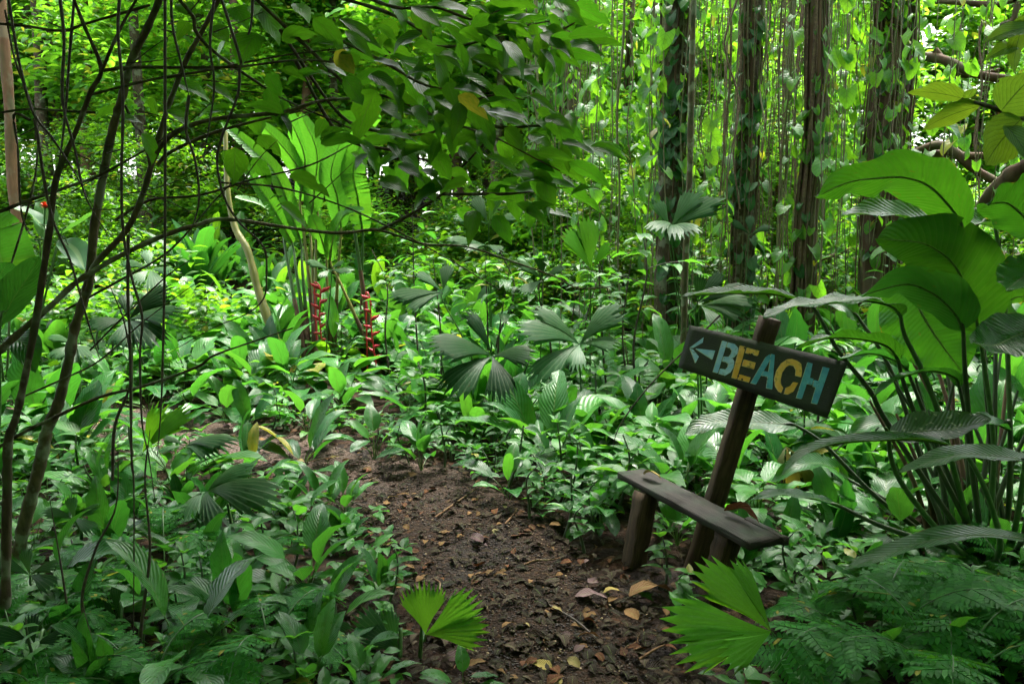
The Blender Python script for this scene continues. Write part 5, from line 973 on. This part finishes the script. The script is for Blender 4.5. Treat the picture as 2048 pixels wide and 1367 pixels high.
for px, py, k, sc in [(610,935,'glossy_leaf_plant',1.3), (600,1075,'broad_leaf_plant',.8), (690,1040,'broad_leaf_plant',.75), (330,1010,'broad_leaf_plant',1.0), (1190,1075,'seedling',1.0), (1130,1010,'leafy_herb',1.2), (1010,985,'leafy_herb',1.3), (950,960,'leafy_herb',1.3), (1330,1180,'seedling',.7), (1365,1235,'seedling',.6), (640,1400,'broad_leaf_plant',.6), (740,1400,'broad_leaf_plant',.5), (620,1330,'glossy_leaf_plant',.5), (930,1410,'broad_leaf_plant',.4), (1180,980,'glossy_leaf_plant',1.1), (1290,900,'glossy_leaf_plant',1.2), (1110,900,'glossy_leaf_plant',1.3), (1200,1020,'leafy_herb',1.1), (1075,1010,'leafy_herb',1.1)]:
    g = ground(px, min(py, 1366)); put(k, g.x, g.y-(.12 if py > 1366 else 0), sc)
k_ = 0
while k_ < 44:
    y = rng.uniform(2.5, 4.6); x = rng.uniform(-.74*y, -.05*y)
    if pathdist(x, y) < .5: continue
    sc = rng.uniform(.45, .8); kd = ['broad_leaf_plant', 'round_leaf_plant', 'leafy_herb', 'glossy_leaf_plant', 'seedling'][int(rng.choice(5, p=[.35, .1, .25, .15, .15]))]
    if blocks(x, y, .2*sc) and rng.random() < .8: continue
    put(kd, x, y, sc); k_ += 1
for px, py, k, sc in [(1900,1130,'broad_leaf_plant',1.0),(1800,1120,'broad_leaf_plant',1.0),(1720,1090,'round_leaf_plant',1.0),(1980,1150,'glossy_leaf_plant',.9),(1650,1150,'broad_leaf_plant',.8),(1600,1110,'broad_leaf_plant',.9),(1850,1180,'round_leaf_plant',.8),(1700,1180,'seedling',.9),(1780,1200,'broad_leaf_plant',.7),(1580,1190,'seedling',.8),(1130,1075,'leafy_herb',1.1),(1170,1110,'leafy_herb',1.0),(1060,1050,'leafy_herb',1.0),(1230,1030,'seedling',1.1),(1200,1060,'broad_leaf_plant',.8)]:
    g = ground(px, py); put(k, g.x, g.y, sc)
for px, Yp, h, nn, lb in [(1090, 7.0, 1.55, 34, 'tall thin sapling with level leaves behind the dark drooping fan leaf'), (1225, 6.9, 1.4, 30, 'leafy sapling with broad level leaves left of the sign board'), (1290, 6.6, 1.7, 34, 'pale leaved sapling between the sign board and tall pale fan leaf'), (1010, 7.2, 1.5, 26, 'spindly sapling half hidden by the tilted pale fan leaf'), (780, 8.3, 1.5, 26, 'spindly sapling right of the red claw flowers'), (1660, 5.4, 1.0, 24, 'leafy sapling just right of the sign board')]:
    b = at(px, 600, Yp); x = b.x; rt = empty('sapling', (x, Yp, H(x, Yp)), lb, 'sapling'); P = [(0, 0, -.03), (rng.normal(0, .05), 0, h*.4), (rng.normal(0, .08), rng.normal(0, .05), h*.75), (rng.normal(0, .1), 0, h)]
    ob('stem', mesh_np('stem', *tube(P, [.012, .008, .004], 5, 5, .1), M['twig']), rt); C = catmull(np.array(P), 8)
    for k in range(nn//5):
        t = .45+.55*k/(nn//5); c = Vector(C[min(int(t*(len(C)-1)), len(C)-1)]); a = rng.uniform(0, 6.28); bl = rng.uniform(.12, .38)*(1.3-t*.6); d = Vector((math.cos(a), math.sin(a)*.7, rng.uniform(-.05, .35))); e = c+d*bl
        ob('twig', mesh_np('twig', *tube([c, c.lerp(e, .5)+Vector((0, 0, .02)), e], .003, 4, 3), M['twig']), rt)
        for j in range(5):
            q = c.lerp(e, .35+.65*j/4); a2 = a+(.9 if j % 2 else -.9)*(1 if j < 4 else 0)+rng.normal(0, .2); l_ = rng.uniform(.11, .2); dv = Vector((math.cos(a2), math.sin(a2), rng.uniform(-.45, .1)))
            ob('leaf', HSM[int(rng.integers(4))], rt, frame(q, q+dv.normalized()*l_, (rng.normal(0, .2), rng.normal(0, .2), 1)))
for k in range(34):    # bushes standing just outside the picture
    y = rng.uniform(2.2, 8); x = (rng.uniform(.8, 1.25)*y+.2)*(1 if k % 2 else -1); put(['broad_leaf_plant', 'glossy_leaf_plant', 'round_leaf_plant'][k % 3], x, y, rng.uniform(.9, 1.3))
for k in range(16):
    y = rng.uniform(6.8, 10.5); x = at(rng.uniform(760, 2000), 600, y).x; h = rng.uniform(1.1, 1.9)
    if blocks(x, y, .8): continue
    rt = empty('sapling', (x, y, H(x, y)), 'leafy sapling '+where(x, y), 'sapling', 'saplings by '+LASTLM); P = [(0, 0, -.03), (rng.normal(0, .06), 0, h*.5), (rng.normal(0, .1), 0, h)]; ob('stem', mesh_np('stem', *tube(P, [.011, .008, .003], 5, 5, .1), M['twig']), rt)
    for j in range(int(rng.integers(20, 32))):
        t = rng.uniform(.35, 1); c = Vector((P[1][0]*min(1, t*2)+(P[2][0]-P[1][0])*max(0, t*2-1), 0, h*t)); a = rng.uniform(0, 6.28); r = rng.uniform(.02, .3)*(1.35-t); c = c+Vector((math.cos(a)*r, math.sin(a)*r, r*.3)); ob('leaf', (HSM if k % 3 else HDK)[j % 4], rt, frame(c, c+Vector((math.cos(a), math.sin(a), rng.uniform(-.6, .1))).normalized()*rng.uniform(.12, .22), (rng.normal(0, .2), rng.normal(0, .2), 1)))
# mid-distance plants, each one mesh
def plant_mesh(lm, n, mat):
    mb = MB()
    for j in range(n):
        me = lm[int(rng.integers(len(lm)))]; V = np.empty(len(me.vertices)*3, np.float32); me.vertices.foreach_get('co', V); V = V.reshape(-1, 3)
        q = np.empty(len(me.loops), np.int32); me.loops.foreach_get('vertex_index', q); uv = np.zeros((len(V), 2)); u2 = np.empty(len(me.loops)*2, np.float32); me.uv_layers[0].data.foreach_get('uv', u2); uv[q] = u2.reshape(-1, 2)
        m = np.array(Matrix.Rotation(6.28*j/n+rng.normal(0, .3), 4, 'Z')@Matrix.Rotation(rng.normal(0, .15), 4, 'X')@Matrix.Scale(rng.uniform(.75, 1.2), 4)); mb.add(V@m[:3, :3].T, q.reshape(-1, 4), uv)
    return mb.mesh('plant', M[mat])
PM = [plant_mesh(BRO, 9, 'broad'), plant_mesh(BRO, 10, 'herb'), plant_mesh(GIN, 10, 'herb'), plant_mesh(DRK, 9, 'broad'), plant_mesh(BRO, 8, 'vine'), plant_mesh(GIN, 9, 'broad')]
n = 0
while n < 290:
    y = rng.uniform(8.6, 15); x = rng.uniform(-.75, .75)*y
    if pathdist(x, y) < .5 or blocks(x, y, .4): continue
    o = ob('understory_plant', PM[int(rng.integers(6))]); o.location = (x, y, H(x, y)); o.rotation_euler = (0, 0, rng.uniform(0, 6.28)); s_ = rng.uniform(1.0, 1.8); o.scale = (s_, s_, s_*rng.uniform(.8, 1.3))
    z = 'on the left rise' if x < -2 else ('below the vine curtain' if x > 1.2 else 'behind the fan leaves'); tag(o, ('low' if s_ < 1.4 else 'large')+' understory plant '+where(x, y), 'plant', 'understory plants by '+LASTLM); n += 1
ms = []
for _ in range(21000):
    y = 2.2+18*rng.random()**1.3; x = rng.uniform(-1.15, 1.15)*y if rng.random() < .6 else rng.uniform(-.8, .8)*y
    pd = pathdist(x, y)
    if pd < .55 or segd(np.array([x, y]), *BENCHL) < .2 or (y < 4.2 and rng.random() < .2): continue
    if y > 6.5 and blocks(x, y, .3): continue
    h = rng.uniform(.02, .12)+(rng.uniform(0, .3) if y > 7 else 0); b = np.array([x, y, H(x, y)+h]); a = rng.uniform(0, 6.28); l_ = rng.uniform(.05, .12)*(1+.1*max(0, y-6)); d = np.array([math.cos(a), math.sin(a), rng.uniform(-.2, .5)])
    ms.append(frame(b, b+d*l_, (rng.normal(0, .3), rng.normal(0, .3), 1)))
o = ob('undergrowth', join_geo('undergrowth', leaf_geo('ovate', .5, 3, 2, .6, 1.2, .3), ms, M['herb'])); o['kind'] = 'stuff'; o['label'] = 'low mixed leaves covering the ground between the plants'

# ------------------------------------------------------------------ litter on the path
def drymat(name, a, b, r=.6): return leafmat(name, a, b, tuple(x*.6 for x in b), r, 9, .9, .25, .5, 1.1, .0, .1, sp=.1)
DM = {'dark brown': drymat('dry_dark', (.012, .007, .0045), (.028, .015, .009), .5), 'tan': drymat('dry_tan', (.11, .06, .025), (.2, .11, .045)), 'rusty': drymat('dry_rusty', (.07, .026, .013), (.12, .045, .02)), 'purplish grey': drymat('dry_purple', (.1, .06, .065), (.16, .1, .1), .4), 'yellowish': drymat('dry_yellow', (.32, .24, .05), (.26, .22, .1)), 'greyish': drymat('dry_grey', (.03, .02, .014), (.06, .042, .03))}
FL = {k: [mesh_np('fallen_leaf', *leaf_geo('ovate', .55, 7, 4, a, 1.0, f, .05, 2, tw), m) for a, f, tw in [(.9, .25, .4), (-.8, .4, -.5), (.5, -.3, .2), (1.5, .2, .7)]] for k, m in DM.items()}
def fallen(kind, p, l_, az, label=None, group=None, wide=1, up_=.012, tip=0):
    o = ob('fallen_leaf', FL[kind][int(rng.integers(4))]); p = Vector(p)+Vector((0, 0, up_)); o.matrix_basis = frame(p, p+Vector((math.cos(az)*l_, math.sin(az)*l_, tip)), (rng.normal(0, .25), rng.normal(0, .25), 1), wide)
    return tag(o, label or kind+' fallen leaf lying on the muddy path', 'leaf', group or kind+' fallen leaves on the path')
for px, py, k, l_, az, wd, lb in [(1258,1212,'tan',.2,.15,1.2,'largest tan fallen leaf near the bench leg'), (1150,1215,'purplish grey',.14,-.1,1.1,'curled purplish grey leaf lying mid path'), (1035,1048,'rusty',.08,.3,1.2,'reddish brown fallen leaf at the middle of the path'), (1168,1265,'rusty',.08,-.9,.8,'narrow rusty leaf below the purplish curled leaf'), (880,1082,'tan',.06,0,1,'small tan leaf high on the bare path'), (855,997,'rusty',.06,.4,1.2,'small orange leaf near the bend of the path'),
    (775,1012,'yellowish',.07,.1,1,'pale yellowish leaf near the path bend'), (1100,1240,'yellowish',.07,-.7,.9,'yellow leaf left of the purplish curled leaf'), (1005,1225,'greyish',.07,.3,1.1,'grey brown leaf right of the lime fan leaf'), (1155,1293,'tan',.09,-.1,.6,'tan leaf near the bottom of the path'), (690,945,'rusty',.07,.2,1,'orange leaf on the pale far path'), (660,928,'yellowish',.07,.5,1,'bright yellow leaf on the pale far path'), (820,967,'tan',.07,.8,1.1,'tan leaf at the far edge of path bend'), (1290,1390,'dark brown',.1,.3,1,'dark leaf at the bottom of path')]:
    g = ground(px, min(py, 1360)); fallen(k, (g.x, g.y, pathz(g.x, g.y)), l_, az, lb, wide=wd)
n = 0; ks = list(DM); pr_ = [.4, .12, .13, .09, .05, .21]
while n < 265:
    c = PC[int(len(PC)*.85*rng.random()**1.5)]; x, y = c+rng.normal(0, .36, 2)
    if y < 2.2 or pathdist(x, y) > .62: continue
    k = ks[int(rng.choice(6, p=pr_))]; fallen(k, (x, y, pathz(x, y)), rng.uniform(.035, .095), rng.uniform(0, 6.28)); n += 1
ax_p = lambda t: pa.lerp(pb, t)
fallen('yellowish', ax_p(.12)+Vector((.0, 0, .024)), .13, -1.0, 'dry yellow leaf resting on the upper bench end', 'leaves on the bench', .7, .006)
fallen('rusty', ax_p(.72)+Vector((.02, .02, .028)), .2, -1.05, 'reddish bark strip lying on the lower bench end', 'leaves on the bench', .45, .006)
for k, nn in (('dark brown', 4200), ('greyish', 1500), ('rusty', 350), ('tan', 260)):
    ms = []
    for _ in range(nn):
        y = 2.0+6*rng.random()**1.6; x = rng.uniform(-.75, .75)*y
        if rng.random() < .6:
            c = PC[int(len(PC)*.8*rng.random()**1.6)]; x, y = c+rng.normal(0, .5, 2)
        pd = pathdist(x, y); 
        if pd < .35 and rng.random() < .5: continue
        z = pathz(x, y) if pd < .5 else H(x, y)+.012; b = np.array([x, y, z+rng.uniform(0, .012)]); a = rng.uniform(0, 6.28); l_ = rng.uniform(.02, .075); ms.append(frame(b, b+np.array([math.cos(a), math.sin(a), rng.uniform(-.04, .08)])*l_, (rng.normal(0, .16), rng.normal(0, .16), 1), rng.uniform(.7, 1.2)))
    o = ob('leaf_litter', join_geo('leaf_litter', leaf_geo('ovate', .55, 4, 2, .9, 1.0, .25, .04, 2, .4), ms, DM[k])); o['kind'] = 'stuff'; o['label'] = k+' crumbled leaf litter on the ground'
ms = []; oct_ = (np.array([(1, 1, .6), (-1, 1, .5), (-1, -1, .6), (1, -1, .5), (.6, .6, -.4), (-.6, .6, -.4), (-.6, -.6, -.4), (.6, -.6, -.4)])*.5, np.array([(0, 1, 2, 3), (7, 6, 5, 4), (0, 4, 5, 1), (1, 5, 6, 2), (2, 6, 7, 3), (3, 7, 4, 0)]), np.zeros((8, 2)))
for _ in range(9000):
    c = PC[int(len(PC)*.62*rng.random()**1.4)]; x, y = c+rng.normal(0, .27, 2)
    if y < 2 or pathdist(x, y) > .5: continue
    r = rng.uniform(.004, .011)*(1.8 if rng.random() < .04 else 1); ms.append(Matrix.Translation((x, y, pathz(x, y)+rng.uniform(-.004, .004)))@Matrix.Rotation(rng.uniform(0, 6), 4, 'Z')@Matrix.Rotation(rng.normal(0, .4), 4, 'X')@Matrix.Diagonal((r*rng.uniform(.8, 1.4), r, r*rng.uniform(.5, 1), 1)))
m, nt = nodes('gravel'); ge = N(nt, 'ShaderNodeNewGeometry'); c = ramp(nt, ge.outputs['Random Per Island'], [(0, (.009, .007, .005)), (.55, (.022, .016, .011)), (.85, (.045, .034, .022)), (.95, (.12, .085, .045)), (1, (.26, .2, .11))]); bs = N(nt, 'ShaderNodeBsdfPrincipled'); L(nt, c, bs.inputs[0]); bs.inputs['Roughness'].default_value = .6; bs.inputs['Specular IOR Level'].default_value = .25
o = N(nt, 'ShaderNodeOutputMaterial'); L(nt, bs.outputs[0], o.inputs[0])
o = ob('gravel', join_geo('gravel', oct_, ms, m)); o['kind'] = 'stuff'; o['label'] = 'small wet gravel pressed into the path'
TW = mesh_np('fallen_twig', *tube([(0, 0, 0), (.3, .06, .03), (.65, -.03, .02), (1, .05, 0)], [.03, .025, .012], 5, 4, .2), M['barkb'])
n = 0
while n < 26:
    c = PC[int(len(PC)*.7*rng.random()**1.4)]; x, y = c+rng.normal(0, .33, 2)
    if y < 2.1: continue
    l_ = rng.uniform(.06, .2); o = ob('fallen_twig', TW); o.location = (x, y, pathz(x, y)+.004); o.rotation_euler = (0, rng.normal(0, .04), rng.uniform(0, 6.28)); o.scale = (l_, l_, l_); tag(o, 'short broken twig lying on the path', 'twig', 'broken twigs on the path'); n += 1
for i, (a, b, lb) in enumerate([((1098,1230),(1200,1305),'thin dark stick lying down the middle of the path'), ((1278,1338),(1330,1312),'short tan broken stick at the bottom of the path'), ((870,1050),(960,985),'thin pale twig at the far edge of the path'), ((1010,1065),(1035,1030),'short twig in the litter at the path edge'), ((180,1165),(240,1118),'tan stick leaning in the shaded front undergrowth'), ((640,1000),(760,1040),'dark stick across the near side of the bend')]):
    A, B = ground(*a), ground(*b); A.z = pathz(A.x, A.y)+.008; B.z = pathz(B.x, B.y)+.01; o = ob('fallen_stick', mesh_np('fallen_stick', *tube([(0, 0, 0), tuple((B-A)*.5+Vector((.01, .01, .004))), tuple(B-A)], [.006, .005, .003], 6, 4, .15), M['twig'] if i in (0, 5) else M['barkb'])); o.location = A; tag(o, lb, 'stick')
